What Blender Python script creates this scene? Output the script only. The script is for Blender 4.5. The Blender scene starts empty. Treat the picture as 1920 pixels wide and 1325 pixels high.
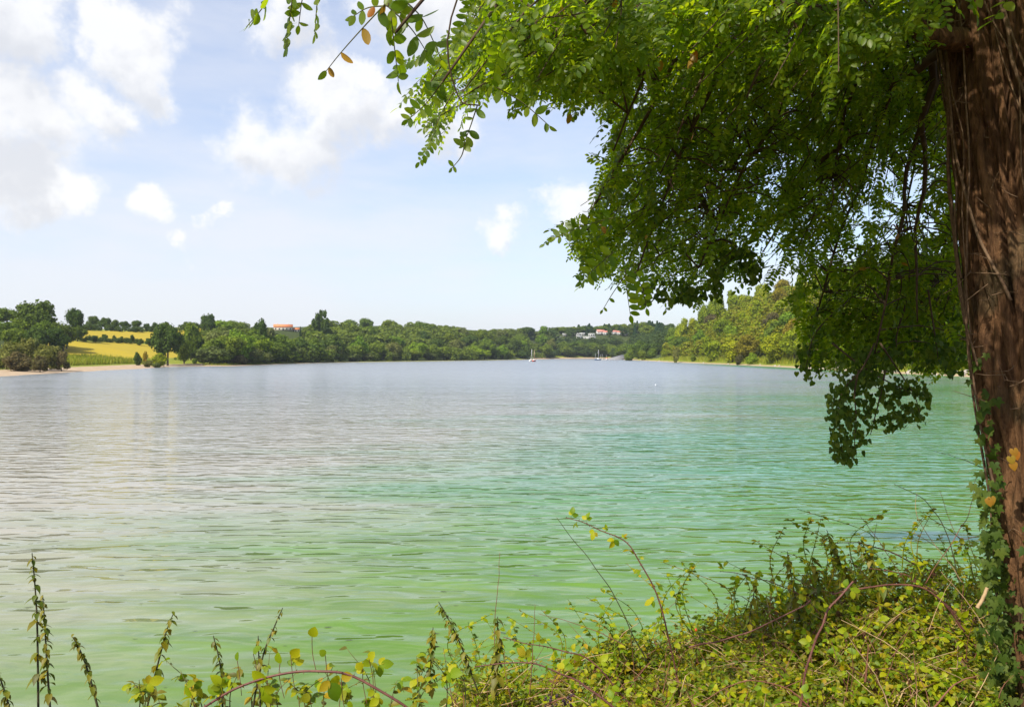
import bpy, math, random
import numpy as np
from mathutils import Vector, Matrix, noise as mnoise

# ------------------------------------------------------------------ camera, sky, sun, exposure
S = bpy.context.scene
COL = S.collection
F, HC, HY = 1500.0, 5.0, 661.0            # focal length in photo pixels, eye height over the water, horizon row
cam_d = bpy.data.cameras.new('camera'); cam = bpy.data.objects.new('camera', cam_d); COL.objects.link(cam)
cam.location = (0, 0, HC); cam.rotation_euler = (math.radians(90), 0, 0)
cam_d.sensor_width = 36; cam_d.lens = 36 * F / 1920; cam_d.clip_start = 0.05; cam_d.clip_end = 12000
cam_d.shift_y = 0.0008
S.camera = cam
SUN_EL, SUN_AZ = math.radians(48), math.radians(-142)
sun_dir = Vector((math.cos(SUN_EL) * math.sin(SUN_AZ), math.cos(SUN_EL) * math.cos(SUN_AZ), math.sin(SUN_EL)))
sd_ = bpy.data.lights.new('sun', 'SUN'); sun = bpy.data.objects.new('sun', sd_); COL.objects.link(sun)
sd_.energy = 4.9; sd_.angle = math.radians(0.5); sd_.color = (1.0, 0.93, 0.82)
sun.rotation_euler = sun_dir.to_track_quat('Z', 'Y').to_euler()
S.view_settings.view_transform = 'Standard'; S.view_settings.look = 'None'
S.view_settings.exposure = 0.45; S.view_settings.gamma = 1; S.view_settings.use_curve_mapping = False
S.render.engine = 'CYCLES'
S.cycles.max_bounces = 8; S.cycles.transmission_bounces = 4; S.cycles.transparent_max_bounces = 8
S.cycles.diffuse_bounces = 4; S.cycles.glossy_bounces = 3; S.cycles.volume_bounces = 1
S.cycles.use_denoising = True


class NT:
    """small helper around a node tree"""
    def __init__(self, tree):
        self.t = tree; tree.nodes.clear()
    def n(self, kind, props=None, **ins):
        nd = self.t.nodes.new(kind)
        for k, v in (props or {}).items(): setattr(nd, k, v)
        for k, v in ins.items(): self.set(nd, k, v)
        return nd
    def set(self, nd, key, v):
        if isinstance(key, str) and key.startswith('i') and key[1:].isdigit(): s = nd.inputs[int(key[1:])]
        else: s = nd.inputs[key.replace('_', ' ')] if key.replace('_', ' ') in nd.inputs else nd.inputs[key]
        if hasattr(v, 'node'): self.t.links.new(v, s)
        elif hasattr(v, 'outputs'): self.t.links.new(v.outputs[0], s)
        else: s.default_value = v
    def math(self, op, a, b=0.0, c=None, clamp=False):
        nd = self.n('ShaderNodeMath', dict(operation=op, use_clamp=clamp), i0=a, i1=b)
        if c is not None: self.set(nd, 'i2', c)
        return nd.outputs[0]
    def vmath(self, op, a, b=(0, 0, 0), out=0):
        return self.n('ShaderNodeVectorMath', dict(operation=op), i0=a, i1=b).outputs[out]
    def maprange(self, v, a, b, c=0.0, d=1.0, smooth=True):
        return self.n('ShaderNodeMapRange', dict(interpolation_type='SMOOTHSTEP' if smooth else 'LINEAR'), i0=v, i1=a, i2=b, i3=c, i4=d).outputs[0]
    def noise(self, vec, scale, detail=4, rough=0.55, dist=0.0, out=0):
        nd = self.n('ShaderNodeTexNoise', None, Scale=scale, Detail=detail, Roughness=rough, Distortion=dist)
        if vec is not None: self.set(nd, 'Vector', vec)
        return nd.outputs[out]
    def mix(self, fac, a, b, blend='MIX'):
        nd = self.n('ShaderNodeMix', dict(data_type='RGBA', blend_type=blend))
        self.set(nd, 'i0', fac)
        for i, v in ((6, a), (7, b)):
            if isinstance(v, (tuple, list)) and len(v) == 3: v = (*v, 1)
            self.set(nd, f'i{i}', v)
        return nd.outputs[2]
    def ramp(self, fac, stops):
        nd = self.n('ShaderNodeValToRGB'); self.set(nd, 'i0', fac)
        e = nd.color_ramp.elements
        while len(e) < len(stops): e.new(0.5)
        for k, (p, c) in enumerate(stops): e[k].position = p; e[k].color = (*c, 1)
        return nd.outputs[0]
    def mapping(self, vec, scale=(1, 1, 1), loc=(0, 0, 0), rot=(0, 0, 0)):
        return self.n('ShaderNodeMapping', None, Vector=vec, Scale=scale, Location=loc, Rotation=rot).outputs[0]


def pxdir(x, y):
    v = Vector(((x - 960) / F, 1.0, (HY - y) / F)); v.normalize(); return v

# ---- world: physical sky, with cumulus drifting in it
W = bpy.data.worlds.new('World'); S.world = W; W.use_nodes = True
t = NT(W.node_tree)
sky = t.n('ShaderNodeTexSky', dict(sky_type='NISHITA', sun_disc=False, sun_elevation=SUN_EL, sun_rotation=SUN_AZ % (2 * math.pi),
                                    altitude=60, air_density=1.0, dust_density=1.6, ozone_density=1.2))
tc = t.n('ShaderNodeTexCoord').outputs['Generated']
warp = t.noise(tc, 8.0, 8, 0.62, out=1)
wv = t.vmath('SCALE', t.vmath('SUBTRACT', warp, (0.5, 0.5, 0.5)))
wv.node.inputs['Scale'].default_value = 0.16
dirw = t.vmath('ADD', tc, wv)
# cumulus masses: pixel centre, radius in pixels
clouds = [(60, 60, 78), (-40, 40, 95), (270, 90, 70), (230, 60, 55), (300, 130, 40), (70, 215, 74), (190, 190, 60), (-30, 230, 72), (10, 300, 60),
          (50, 375, 60), (140, 392, 45), (295, 388, 40), (480, 255, 75), (560, 275, 90), (640, 190, 70), (690, 150, 42), (620, 265, 60), (720, 220, 60), (800, 215, 80),
          (880, 240, 50), (1060, 385, 60), (940, 415, 45), (780, 10, 90), (880, 20, 90), (560, 40, 70), (420, 390, 30), (370, 455, 25), (20, 350, 50)]
dens = None; low = None
for (x, y, r) in clouds:
    c = pxdir(x, y)
    d = t.vmath('DISTANCE', dirw, tuple(c), out=1)
    f = t.math('SUBTRACT', 1.0, t.math('DIVIDE', d, r * 1.2 / F))
    dens = f if dens is None else t.math('SMOOTH_MAX', dens, f, 0.25)
big = t.noise(t.mapping(tc, (1, 1, 2.2)), 2.3, 5, 0.55)
sep = t.n('ShaderNodeSeparateXYZ', None, i0=tc)
# the rest of the sky carries scattered cloud as well
infront = t.maprange(sep.outputs[1], 0.1, 0.7)
elsewhere = t.math('SUBTRACT', t.math('MULTIPLY', t.math('SUBTRACT', big, 0.55), 3.0), t.math('MULTIPLY', infront, 1.5))
dens = t.math('MAXIMUM', dens, elsewhere)
fine = t.noise(tc, 11.0, 9, 0.68)
dens2 = t.math('ADD', dens, t.math('MULTIPLY', t.math('SUBTRACT', fine, 0.5), 1.5))
mask = t.maprange(dens2, 0.0, 0.62)
above = None
dirw2 = t.vmath('ADD', dirw, (-0.014, 0, 0.034))
for (x, y, r) in clouds:
    d = t.vmath('DISTANCE', dirw2, tuple(pxdir(x, y)), out=1); f = t.math('SUBTRACT', 1.0, t.math('DIVIDE', d, r * 1.2 / F))
    above = f if above is None else t.math('SMOOTH_MAX', above, f, 0.25)
# shade: thick, low parts of a cumulus are greyer
up = t.vmath('ADD', tc, (-0.012, 0, 0.030))
fine_up = t.noise(t.mapping(up, (1, 1, 1.4)), 6.0, 4, 0.5)
shade = t.maprange(t.math('ADD', t.math('MULTIPLY', t.math('SUBTRACT', fine_up, 0.5), 1.0), above), 0.18, 0.75)
ccol = t.mix(shade, (8.9, 8.85, 8.8), (6.7, 6.8, 7.1))
# thin veil, thicker near the horizon and towards the sun
veil_n = t.noise(t.mapping(tc, (1.0, 1.0, 4.0), rot=(0, 0.35, 0)), 2.6, 6, 0.6)
hz = t.maprange(sep.outputs[2], 0.0, 0.42, 1.0, 0.0, False)
sunside = t.maprange(sep.outputs[0], -0.6, 0.5, 1.0, 0.0)
veil = t.math('ADD', t.math('MULTIPLY', t.math('MULTIPLY', hz, hz), 0.55), t.math('ADD', t.math('MULTIPLY', sunside, 0.36), 0.27))
veil = t.math('ADD', t.math('MULTIPLY', t.math('SUBTRACT', veil_n, 0.47), 1.5), veil, clamp=True)
skyc = t.mix(t.math('MULTIPLY', veil, 0.85), t.mix(1.0, sky.outputs[0], (1.55, 1.68, 1.88), 'MULTIPLY'), (7.5, 7.65, 8.2))
skyc = t.mix(t.math('MULTIPLY', mask, 0.85), skyc, ccol)
bg = t.n('ShaderNodeBackground', None, Color=skyc, Strength=0.088)
t.n('ShaderNodeOutputWorld', None, Surface=bg)

# ------------------------------------------------------------------ helpers
R = np.random.RandomState(11)
random.seed(5)


def px(x, y, d):
    """the place that a pixel of the photograph shows, at a depth of d metres"""
    return np.array(((x - 960) / F * d, d, HC + (HY - y) / F * d))


def proj(P):
    P = np.asarray(P, float)
    return 960 + P[..., 0] / P[..., 1] * F, HY - (P[..., 2] - HC) / P[..., 1] * F


class MB:
    """collects numpy geometry into one mesh"""
    def __init__(self): self.v = []; self.f = []; self.n = 0; self.mi = []
    def add(self, v, faces, mi=0):
        v = np.asarray(v, float).reshape(-1, 3)
        for f in (faces if isinstance(faces, list) else [faces]):
            f = np.asarray(f, int)
            if f.size: self.f.append(f + self.n); self.mi.append(np.full(len(f), mi))
        self.v.append(v); self.n += len(v); return self
    def mesh(self, name, mats=None, smooth=False):
        v = np.concatenate(self.v) if self.v else np.zeros((0, 3))
        me = bpy.data.meshes.new(name)
        loops = np.concatenate([f.ravel() for f in self.f]); cnt = np.concatenate([np.full(len(f), f.shape[1]) for f in self.f])
        me.vertices.add(len(v)); me.vertices.foreach_set('co', v.ravel())
        me.loops.add(len(loops)); me.loops.foreach_set('vertex_index', loops.astype(np.int32))
        me.polygons.add(len(cnt)); me.polygons.foreach_set('loop_start', np.concatenate(([0], np.cumsum(cnt)[:-1])).astype(np.int32))
        me.polygons.foreach_set('material_index', np.concatenate(self.mi).astype(np.int32))
        if smooth: me.polygons.foreach_set('use_smooth', np.ones(len(cnt), bool))
        me.update(calc_edges=True)
        for m in (mats if isinstance(mats, (list, tuple)) else [mats]):
            if m: me.materials.append(m)
        return me
    def obj(self, name, mats=None, parent=None, smooth=False):
        return link(name, self.mesh(name, mats, smooth), parent)


def link(name, data, parent=None):
    o = bpy.data.objects.new(name, data); COL.objects.link(o)
    if parent: o.parent = parent
    return o


def tag(o, label=None, cat=None, group=None, kind=None):
    for k, v in (('label', label), ('category', cat), ('group', group), ('kind', kind)):
        if v: o[k] = v
    return o


def thing(name, label, cat, loc=(0, 0, 0), group=None, rz=0):
    o = link(name, None); o.location = loc; o.rotation_euler = (0, 0, rz); o.empty_display_size = 0.1
    return tag(o, label, cat, group)


def spline(pts, n):
    """Catmull-Rom through points"""
    P = np.asarray(pts, float)
    if len(P) == 2: return P[0] + (P[1] - P[0]) * np.linspace(0, 1, n)[:, None]
    P = np.vstack((2 * P[0] - P[1], P, 2 * P[-1] - P[-2]))
    m = len(P) - 3; u = np.linspace(0, m - 1e-6, n); i = u.astype(int); f = (u - i)[:, None]
    a, b, c, d = P[i], P[i + 1], P[i + 2], P[i + 3]
    return 0.5 * (2 * b + (c - a) * f + (2 * a - 5 * b + 4 * c - d) * f ** 2 + (3 * b - a - 3 * c + d) * f ** 3)


def tube(pts, rad, n=5, cap=True):
    P = np.asarray(pts, float); m = len(P); rad = np.broadcast_to(np.asarray(rad, float), (m,))
    T = np.gradient(P, axis=0); T /= np.linalg.norm(T, axis=1)[:, None] + 1e-9
    up = np.array((0.31, 0.93, 0.2)) if abs(T[0][1]) < 0.8 else np.array((1.0, 0, 0.1))
    A = np.cross(T, up); A /= np.linalg.norm(A, axis=1)[:, None] + 1e-9; B = np.cross(T, A)
    th = np.arange(n) / n * 2 * np.pi
    V = P[:, None] + rad[:, None, None] * (np.cos(th)[None, :, None] * A[:, None] + np.sin(th)[None, :, None] * B[:, None])
    i, j = np.meshgrid(np.arange(m - 1), np.arange(n), indexing='ij'); k = (j + 1) % n
    f = np.stack((i * n + j, i * n + k, (i + 1) * n + k, (i + 1) * n + j), -1).reshape(-1, 4)
    V = V.reshape(-1, 3); fs = [f]
    if cap:
        V = np.vstack((V, P[0], P[-1])); e = m * n; j = np.arange(n); k = (j + 1) % n
        fs.append(np.vstack((np.stack((k, j, np.full(n, e)), -1), np.stack(((m - 1) * n + j, (m - 1) * n + k, np.full(n, e + 1)), -1))))
    return V, fs


def boxg(c, s, rz=0.0):
    c = np.asarray(c, float); s = np.asarray(s, float) / 2
    v = np.array([(x, y, z) for x in (-1, 1) for y in (-1, 1) for z in (-1, 1)], float) * s
    cs, sn = math.cos(rz), math.sin(rz); v = v @ np.array(((cs, sn, 0), (-sn, cs, 0), (0, 0, 1))) + c
    return v, np.array(((0, 1, 3, 2), (4, 6, 7, 5), (0, 4, 5, 1), (2, 3, 7, 6), (0, 2, 6, 4), (1, 5, 7, 3)))


def unit(v): return v / (np.linalg.norm(v, axis=-1, keepdims=True) + 1e-9)


def frames(x, nrm):
    """rotation matrices whose first column is x and third is near nrm"""
    x = unit(np.asarray(x, float)); y = unit(np.cross(nrm, x)); z = np.cross(x, y)
    return np.stack((x, y, z), -1)


def scatter(mb, tpl, pos, rot, scale, mi=0):
    v, fs = tpl; N, V = len(pos), len(v)
    if N == 0: return
    P = np.einsum('nij,vj->nvi', rot, v) * np.asarray(scale, float).reshape(-1, 1, 1) + np.asarray(pos)[:, None]
    off = (np.arange(N) * V)[:, None, None]
    mb.add(P.reshape(-1, 3), [(f[None] + off).reshape(-1, f.shape[1]) for f in fs], mi)


def mat4(rot, pos, s):
    M = Matrix.Identity(4)
    for i in range(3):
        for j in range(3): M[i][j] = float(rot[i][j] * s)
        M[i][3] = float(pos[i])
    return M


def leaf_tpl(profile, fold=0.18, droop=0.25):
    """a leaf along +x of length 1: profile = [(t, half width)] between base and tip; folded along the midrib"""
    k = len(profile); v = [(0, 0, 0)]
    for (tt, w) in profile:
        z = -droop * tt * tt
        v += [(tt, w, z + fold * w), (tt, 0, z), (tt, -w, z + fold * w)]
    v.append((1, 0, -droop)); e = len(v) - 1; tri, quad = [(0, 2, 1), (0, 3, 2)], []
    for i in range(k - 1):
        a, b = 1 + 3 * i, 4 + 3 * i
        quad += [(a, a + 1, b + 1, b), (a + 1, a + 2, b + 2, b + 1)]
    a = 1 + 3 * (k - 1); tri += [(a, a + 1, e), (a + 1, a + 2, e)]
    fs = [np.array(tri)] + ([np.array(quad)] if quad else [])
    return np.array(v, float), fs


def inpoly(x, y, poly):
    x = np.asarray(x, float); y = np.asarray(y, float); c = np.zeros(x.shape, bool); P = np.asarray(poly, float); j = len(P) - 1
    for i in range(len(P)):
        (xi, yi), (xj, yj) = P[i], P[j]
        c ^= ((yi > y) != (yj > y)) & (x < (xj - xi) * (y - yi) / (yj - yi + 1e-12) + xi); j = i
    return c


def fbm(x, y, z=0.0, o=4):
    return mnoise.fractal(Vector((x, y, z)), 0.6, 2.0, o)


# ------------------------------------------------------------------ materials
def new_mat(name):
    m = bpy.data.materials.new(name); m.use_nodes = True; return m, NT(m.node_tree)


def leaf_mat(name, cols, trans, tf=0.35, rough=0.5, spec=0.35, clump=0.0, zone=0.0):
    m, t = new_mat(name)
    rnd = t.n('ShaderNodeNewGeometry').outputs['Random Per Island']
    orn = t.n('ShaderNodeObjectInfo').outputs['Random']
    f = t.math('FRACT', t.math('ADD', rnd, t.math('MULTIPLY', orn, 3.7)))
    if zone: f = t.math('ADD', t.math('MULTIPLY', f, 0.25), t.math('MULTIPLY', t.math('SUBTRACT', t.noise(t.n('ShaderNodeTexCoord').outputs['Object'], zone, 3, 0.7), 0.3), 1.9))
    n = len(cols); c = t.ramp(f, [(i / max(1, n - 1), k) for i, k in enumerate(cols)])
    ob = t.n('ShaderNodeTexCoord').outputs['Object']
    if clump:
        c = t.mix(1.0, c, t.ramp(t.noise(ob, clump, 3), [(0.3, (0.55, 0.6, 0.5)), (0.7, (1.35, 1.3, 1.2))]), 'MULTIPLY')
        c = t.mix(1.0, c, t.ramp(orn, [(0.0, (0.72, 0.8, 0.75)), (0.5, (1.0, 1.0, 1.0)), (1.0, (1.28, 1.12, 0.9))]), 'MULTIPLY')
    else:
        c = t.mix(0.5, c, t.mix(1.0, c, t.ramp(t.noise(ob, 60, 3), [(0.3, (0.6, 0.65, 0.6)), (0.7, (1.3, 1.25, 1.2))]), 'MULTIPLY'))
    p = t.n('ShaderNodeBsdfPrincipled', None, Base_Color=c, Roughness=rough); p.inputs['Specular IOR Level'].default_value = spec
    tr = t.n('ShaderNodeBsdfTranslucent', None, Color=t.mix(1.0, c, (*trans,), 'MULTIPLY'))
    t.n('ShaderNodeOutputMaterial', None, Surface=t.n('ShaderNodeMixShader', None, i0=tf, i1=p, i2=tr))
    return m


def plain_mat(name, c1, c2, scale=8, rough=0.8, spec=0.2, bump=0.0, stretch=(1, 1, 1)):
    m, t = new_mat(name)
    ob = t.mapping(t.n('ShaderNodeTexCoord').outputs['Object'], stretch)
    nz = t.noise(ob, scale, 5, 0.6)
    c = t.ramp(nz, [(0.3, c1), (0.7, c2)])
    p = t.n('ShaderNodeBsdfPrincipled', None, Base_Color=c, Roughness=rough); p.inputs['Specular IOR Level'].default_value = spec
    if bump:
        t.set(p, 'Normal', t.n('ShaderNodeBump', None, Strength=0.8, Distance=bump, Height=nz))
    t.n('ShaderNodeOutputMaterial', None, Surface=p)
    return m


M = {}
M['robinia'] = leaf_mat('robinia_leaf', [(.055, .105, .004), (.078, .138, .005), (.105, .168, .006), (.145, .195, .007), (.085, .14, .008)], (3.4, 3.0, 1.2), 0.6, 0.42, 0.4)
M['yellow_leaf'] = leaf_mat('yellow_leaf', [(.38, .20, .015), (.30, .22, .02), (.42, .14, .012)], (1.4, 1.2, .8), 0.45, 0.45, 0.4)
M['ivy'] = leaf_mat('ivy_leaf', [(.035, .066, .009), (.046, .08, .010), (.062, .10, .014), (.085, .12, .022), (.10, .13, .016)], (2.8, 2.8, .8), 0.4, 0.55, 0.15)
M['bramble'] = leaf_mat('bramble_leaf', [(.09, .17, .004), (.165, .25, .005), (.26, .32, .006), (.36, .35, .008), (.125, .195, .005), (.36, .25, .010)], (2.2, 2.0, .8), 0.4, 0.5, 0.25)
M['weed'] = leaf_mat('weed_leaf', [(.07, .11, .008), (.14, .17, .010), (.22, .19, .012), (.09, .10, .012)], (2.0, 1.8, .8), 0.4, 0.5, 0.35)
M['dry_leaf'] = leaf_mat('dry_leaf', [(.13, .06, .025), (.19, .10, .045), (.08, .04, .02), (.22, .14, .07)], (1.2, 1.0, .8), 0.2, 0.7, 0.2)
WF = dict(wood_mid=(2.1, 1.9, 1.1), wood_dark=(2.2, 2.0, 1.2), wood_yellow=(1.5, 1.6, .8), wood_rust=(1.6, 1.6, .8), wood_olive=(1.4, 1.4, 1.2), wood_brown=(1.5, 1.4, 1.2), wood_pine=(1.2, 1.3, 1.2), wood_lime=(1.6, 1.6, 1.0))
for nm, cs in (('wood_mid', [(.045, .075, .016), (.062, .10, .02), (.08, .12, .024)]), ('wood_dark', [(.024, .044, .014), (.034, .06, .018), (.045, .075, .02)]),
               ('wood_yellow', [(.11, .14, .014), (.15, .175, .016), (.19, .20, .018)]), ('wood_rust', [(.13, .105, .02), (.16, .13, .026), (.19, .15, .03)]),
               ('wood_olive', [(.08, .095, .032), (.10, .12, .042), (.14, .155, .06)]), ('wood_brown', [(.085, .075, .04), (.11, .095, .05), (.07, .07, .035)]),
               ('wood_pine', [(.02, .042, .020), (.028, .056, .026), (.04, .072, .03)]), ('wood_lime', [(.10, .16, .018), (.12, .18, .022), (.08, .13, .018)])):
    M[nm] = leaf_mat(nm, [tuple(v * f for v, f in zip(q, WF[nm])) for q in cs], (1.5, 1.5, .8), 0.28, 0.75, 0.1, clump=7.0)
M['thicket_green'] = leaf_mat('thicket_green', [(.06, .09, .016), (.10, .145, .022), (.15, .19, .024), (.08, .12, .02), (.16, .18, .045)], (1.5, 1.5, .8), 0.28, 0.75, 0.1, zone=.11)
M['thicket_dark'] = leaf_mat('thicket_dark', [(.03, .055, .02), (.05, .085, .022), (.08, .12, .025), (.04, .07, .025)], (1.5, 1.5, .8), 0.28, 0.75, 0.1, zone=.09)
M['thicket_yellow'] = leaf_mat('thicket_yellow', [(.11, .155, .010), (.21, .24, .010), (.16, .21, .010), (.22, .20, .014), (.11, .16, .012), (.18, .16, .02)], (1.5, 1.5, .8), 0.28, 0.75, 0.1, zone=.11)
M['bark_far'] = plain_mat('bark_far', (.05, .04, .03), (.11, .09, .07), 3)
M['twig'] = plain_mat('twig', (.055, .035, .02), (.11, .075, .04), 30)
M['twig_green'] = plain_mat('twig_green', (.09, .11, .03), (.15, .13, .05), 30)
M['cane'] = plain_mat('cane', (.085, .03, .025), (.17, .07, .045), 40, 0.55, 0.35)
M['stalk_red'] = plain_mat('stalk_red', (.12, .045, .03), (.22, .10, .055), 40, 0.6)
M['straw'] = plain_mat('straw', (.30, .19, .09), (.45, .32, .17), 40, 0.7)
M['nettle_stem'] = plain_mat('nettle_stem', (.035, .045, .018), (.075, .06, .03), 40, 0.6)
M['vine'] = plain_mat('vine', (.10, .058, .032), (.20, .13, .075), 50, 0.85, 0.15, 0.004)
M['berry'] = plain_mat('berry', (.012, .008, .012), (.05, .012, .02), 90, 0.3, 0.5)
M['hip'] = plain_mat('hip', (.5, .05, .015), (.6, .09, .02), 60, 0.3, 0.5)
M['white'] = plain_mat('white_paint', (.72, .72, .70), (.82, .82, .80), 2, 0.4, 0.4)
M['offwhite'] = plain_mat('offwhite_panel', (.40, .40, .38), (.55, .54, .52), .6, 0.7)
M['cream'] = plain_mat('cream_render', (.50, .44, .35), (.62, .56, .46), 2, 0.9)
M['rooftile'] = plain_mat('clay_tile', (.48, .15, .06), (.62, .24, .11), 4, 0.85)
M['redroof'] = plain_mat('red_roof', (.45, .16, .12), (.55, .25, .20), 4, 0.85)
M['dark'] = plain_mat('dark_glass', (.02, .025, .03), (.04, .05, .06), 2, 0.15, 0.5)
M['red'] = plain_mat('red_paint', (.38, .04, .025), (.45, .06, .03), 3, 0.35, 0.45)
M['redwhite'] = plain_mat('orange_red', (.62, .13, .07), (.68, .19, .1), 3, 0.5)
M['blue'] = plain_mat('blue_paint', (.04, .10, .20), (.06, .14, .26), 3, 0.35, 0.45)
M['wood_mast'] = plain_mat('varnished_wood', (.36, .20, .08), (.46, .28, .12), 6, 0.4, 0.4)
M['alu'] = plain_mat('grey_metal', (.62, .63, .64), (.72, .72, .72), 6, 0.35, 0.5)
M['concrete'] = plain_mat('concrete', (.17, .17, .175), (.23, .225, .22), 0.6, 0.9)
M['rock'] = plain_mat('pale_rock', (.26, .22, .18), (.46, .41, .36), 1.4, 0.9, 0.2, 0.05)
M['plank'] = plain_mat('grey_plank', (.45, .42, .38), (.6, .57, .52), 2, 0.8)
M['reed'] = leaf_mat('reed', [(.19, .25, .012), (.27, .30, .016), (.30, .27, .03), (.16, .25, .012)], (1.4, 1.4, .8), 0.3, 0.6, 0.2)
M['flecks'] = plain_mat('dark_flecks', (.03, .03, .02), (.07, .06, .03), 10, 0.5)

# bark of the near trunk
m, t = new_mat('bark_near'); M['bark_near'] = m
ob = t.n('ShaderNodeTexCoord').outputs['Object']
fi = t.noise(t.mapping(ob, (9, 9, 1.1)), 4.0, 8, 0.62, 0.6)
fi2 = t.noise(t.mapping(ob, (1, 1, 0.35)), 42.0, 6, 0.65)
blot = t.noise(ob, 3.0, 4)
c = t.ramp(fi, [(0.32, (.035, .017, .008)), (0.46, (.11, .053, .022)), (0.6, (.23, .115, .048)), (0.8, (.38, .21, .10))])
c = t.mix(0.45, c, t.ramp(fi2, [(0.35, (.04, .02, .010)), (0.65, (.25, .135, .065))]))
c = t.mix(t.maprange(blot, 0.52, 0.7, 0, 0.4), c, (.12, .115, .06))
p = t.n('ShaderNodeBsdfPrincipled', None, Base_Color=c, Roughness=0.9); p.inputs['Specular IOR Level'].default_value = 0.15
hgt = t.math('ADD', fi, t.math('MULTIPLY', fi2, 0.35))
t.set(p, 'Normal', t.n('ShaderNodeBump', None, Strength=1.0, Distance=0.05, Height=hgt))
t.n('ShaderNodeOutputMaterial', None, Surface=p)

# ------------------------------------------------------------------ terrain
def wl(x, y):
    d = HC * F / (y - HY); return ((x - 960) / F * d, d)

shore = [wl(0, 703), wl(100, 697), wl(200, 691.3), wl(270, 688), wl(330, 684), wl(440, 683.2), wl(550, 679), wl(660, 676), wl(760, 674.6), wl(880, 673),
         wl(970, 671.3), wl(1060, 669.3), (106, 915), (113, 840), (106, 770), wl(1168, 671.6), wl(1220, 673.6), wl(1260, 676), wl(1390, 681.5), wl(1480, 686), wl(1540, 690), wl(1600, 693.5),
         wl(1700, 698), wl(1820, 703.5), (97, 140), (80, 90), (52, 48), (26, 22), (13, 12.5), (4, 10), (-10, 9.5), (-30, 9), (-70, 14), (-150, 40), (-165, 90), (-140, 140)]
SH = np.array(shore)


def signed(X, Y):
    X = np.asarray(X, float); Y = np.asarray(Y, float); best = np.full(X.shape, 1e9)
    for i in range(len(SH)):
        a, b = SH[i], SH[(i + 1) % len(SH)]; ab = b - a
        u = np.clip(((X - a[0]) * ab[0] + (Y - a[1]) * ab[1]) / (ab @ ab), 0, 1)
        best = np.minimum(best, (X - a[0] - u * ab[0]) ** 2 + (Y - a[1] - u * ab[1]) ** 2)
    s = np.sqrt(best)
    return np.where(inpoly(X, Y, SH), -s, s)


def sstep(a, b, x):
    u = np.clip((x - a) / (b - a), 0, 1); return u * u * (3 - 2 * u)


def terrain(X, Y, sd=None):
    X = np.asarray(X, float); Y = np.asarray(Y, float)
    if sd is None: sd = signed(X, Y)
    s = np.maximum(sd, 0)
    zl = np.interp(s, [0, 12, 25, 45, 105, 150, 200, 400, 3000], [0, .5, 1.1, 3.2, 12, 19.5, 21.5, 24, 30])
    zf = np.interp(s, [0, 8, 20, 60, 110, 200, 3000], [0, .6, 6, 24, 33, 37, 40])
    zr = np.interp(s, [0, 6, 14, 22, 34, 55, 90, 160, 3000], [0, .9, 2.2, 4.5, 13, 29, 42, 48, 50])
    zn = np.interp(s, [0, 1.5, 5, 7, 9, 14, 40, 3000], [0, .9, 2.4, 2.9, 3.35, 3.6, 5, 8])
    zl = zl * (1 - .35 * sstep(440, 540, Y) * sstep(-.38, -.30, X / np.maximum(Y, 1)))
    wf = sstep(640, 860, Y + 0.35 * X); wr = sstep(20, 70, X) * (1 - sstep(600, 700, Y)); wn = 1 - sstep(30, 110, Y)
    z = zl * (1 - wf) + zf * wf
    z = z + 12 * np.exp(-(((X + 190) / 80) ** 2 + ((Y - 655) / 70) ** 2)) * sstep(40, 110, s)
    z = z * (1 - wr) + zr * wr
    z = z * (1 - wn) + zn * wn
    z = z + 0.5 * np.sin(X * 0.043 + 1.3) * np.sin(Y * 0.031) * sstep(15, 60, s)
    return np.where(sd > 0, z, np.maximum(-4, sd * 0.16))


def tz(x, y): return float(terrain(np.array([x]), np.array([y]))[0])


gx = np.concatenate((np.arange(-3000, -500, 125), np.arange(-500, -200, 10), np.arange(-200, -12, 4), np.arange(-12, 14, .25), np.arange(14, 220, 4), np.arange(220, 500, 14), np.arange(500, 3001, 125)))
gy = np.concatenate((np.arange(-600, -10, 40), np.arange(-10, 16, .25), np.arange(16, 460, 4), np.arange(460, 1000, 6), np.arange(1000, 3001, 100)))
GX, GY = np.meshgrid(gx, gy); SD = signed(GX, GY); GZ = terrain(GX, GY, SD)
near = (np.abs(GX) < 13) & (GY < 15) & (GY > -9)
rough = R.rand(*GX.shape) - 0.5
GZ = GZ + np.where(near, rough * 0.07, np.where(SD > 6, rough * 0.12, 0))
nx, ny = len(gx), len(gy); i, j = np.meshgrid(np.arange(ny - 1), np.arange(nx - 1), indexing='ij')
fq = np.stack((i * nx + j, i * nx + j + 1, (i + 1) * nx + j + 1, (i + 1) * nx + j), -1).reshape(-1, 4)
m, t = new_mat('ground'); M['ground'] = m
att = t.n('ShaderNodeAttribute', dict(attribute_name='shore')).outputs['Fac']
fld = t.n('ShaderNodeAttribute', dict(attribute_name='field')).outputs['Fac']
pos = t.n('ShaderNodeNewGeometry').outputs['Position']; sp = t.n('ShaderNodeSeparateXYZ', None, i0=pos)
n1 = t.noise(pos, 0.05, 5, 0.6); n2 = t.noise(pos, 0.6, 5, 0.65); n3 = t.noise(pos, 9, 5, 0.6)
grass = t.ramp(n2, [(0.3, (.11, .15, .018)), (0.55, (.20, .22, .025)), (0.75, (.28, .25, .04))])
crop = t.mix(t.noise(t.mapping(pos, (.15, 1, 1)), 0.35, 4), (.42, .29, .02), (.29, .25, .03))
sand = t.ramp(n2, [(0.3, (.31, .22, .14)), (0.7, (.45, .35, .24))])
litter = t.ramp(n3, [(0.3, (.035, .022, .012)), (0.55, (.09, .055, .03)), (0.75, (.15, .10, .05))])
c = t.mix(t.maprange(fld, 0.3, 0.7), grass, crop)
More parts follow.
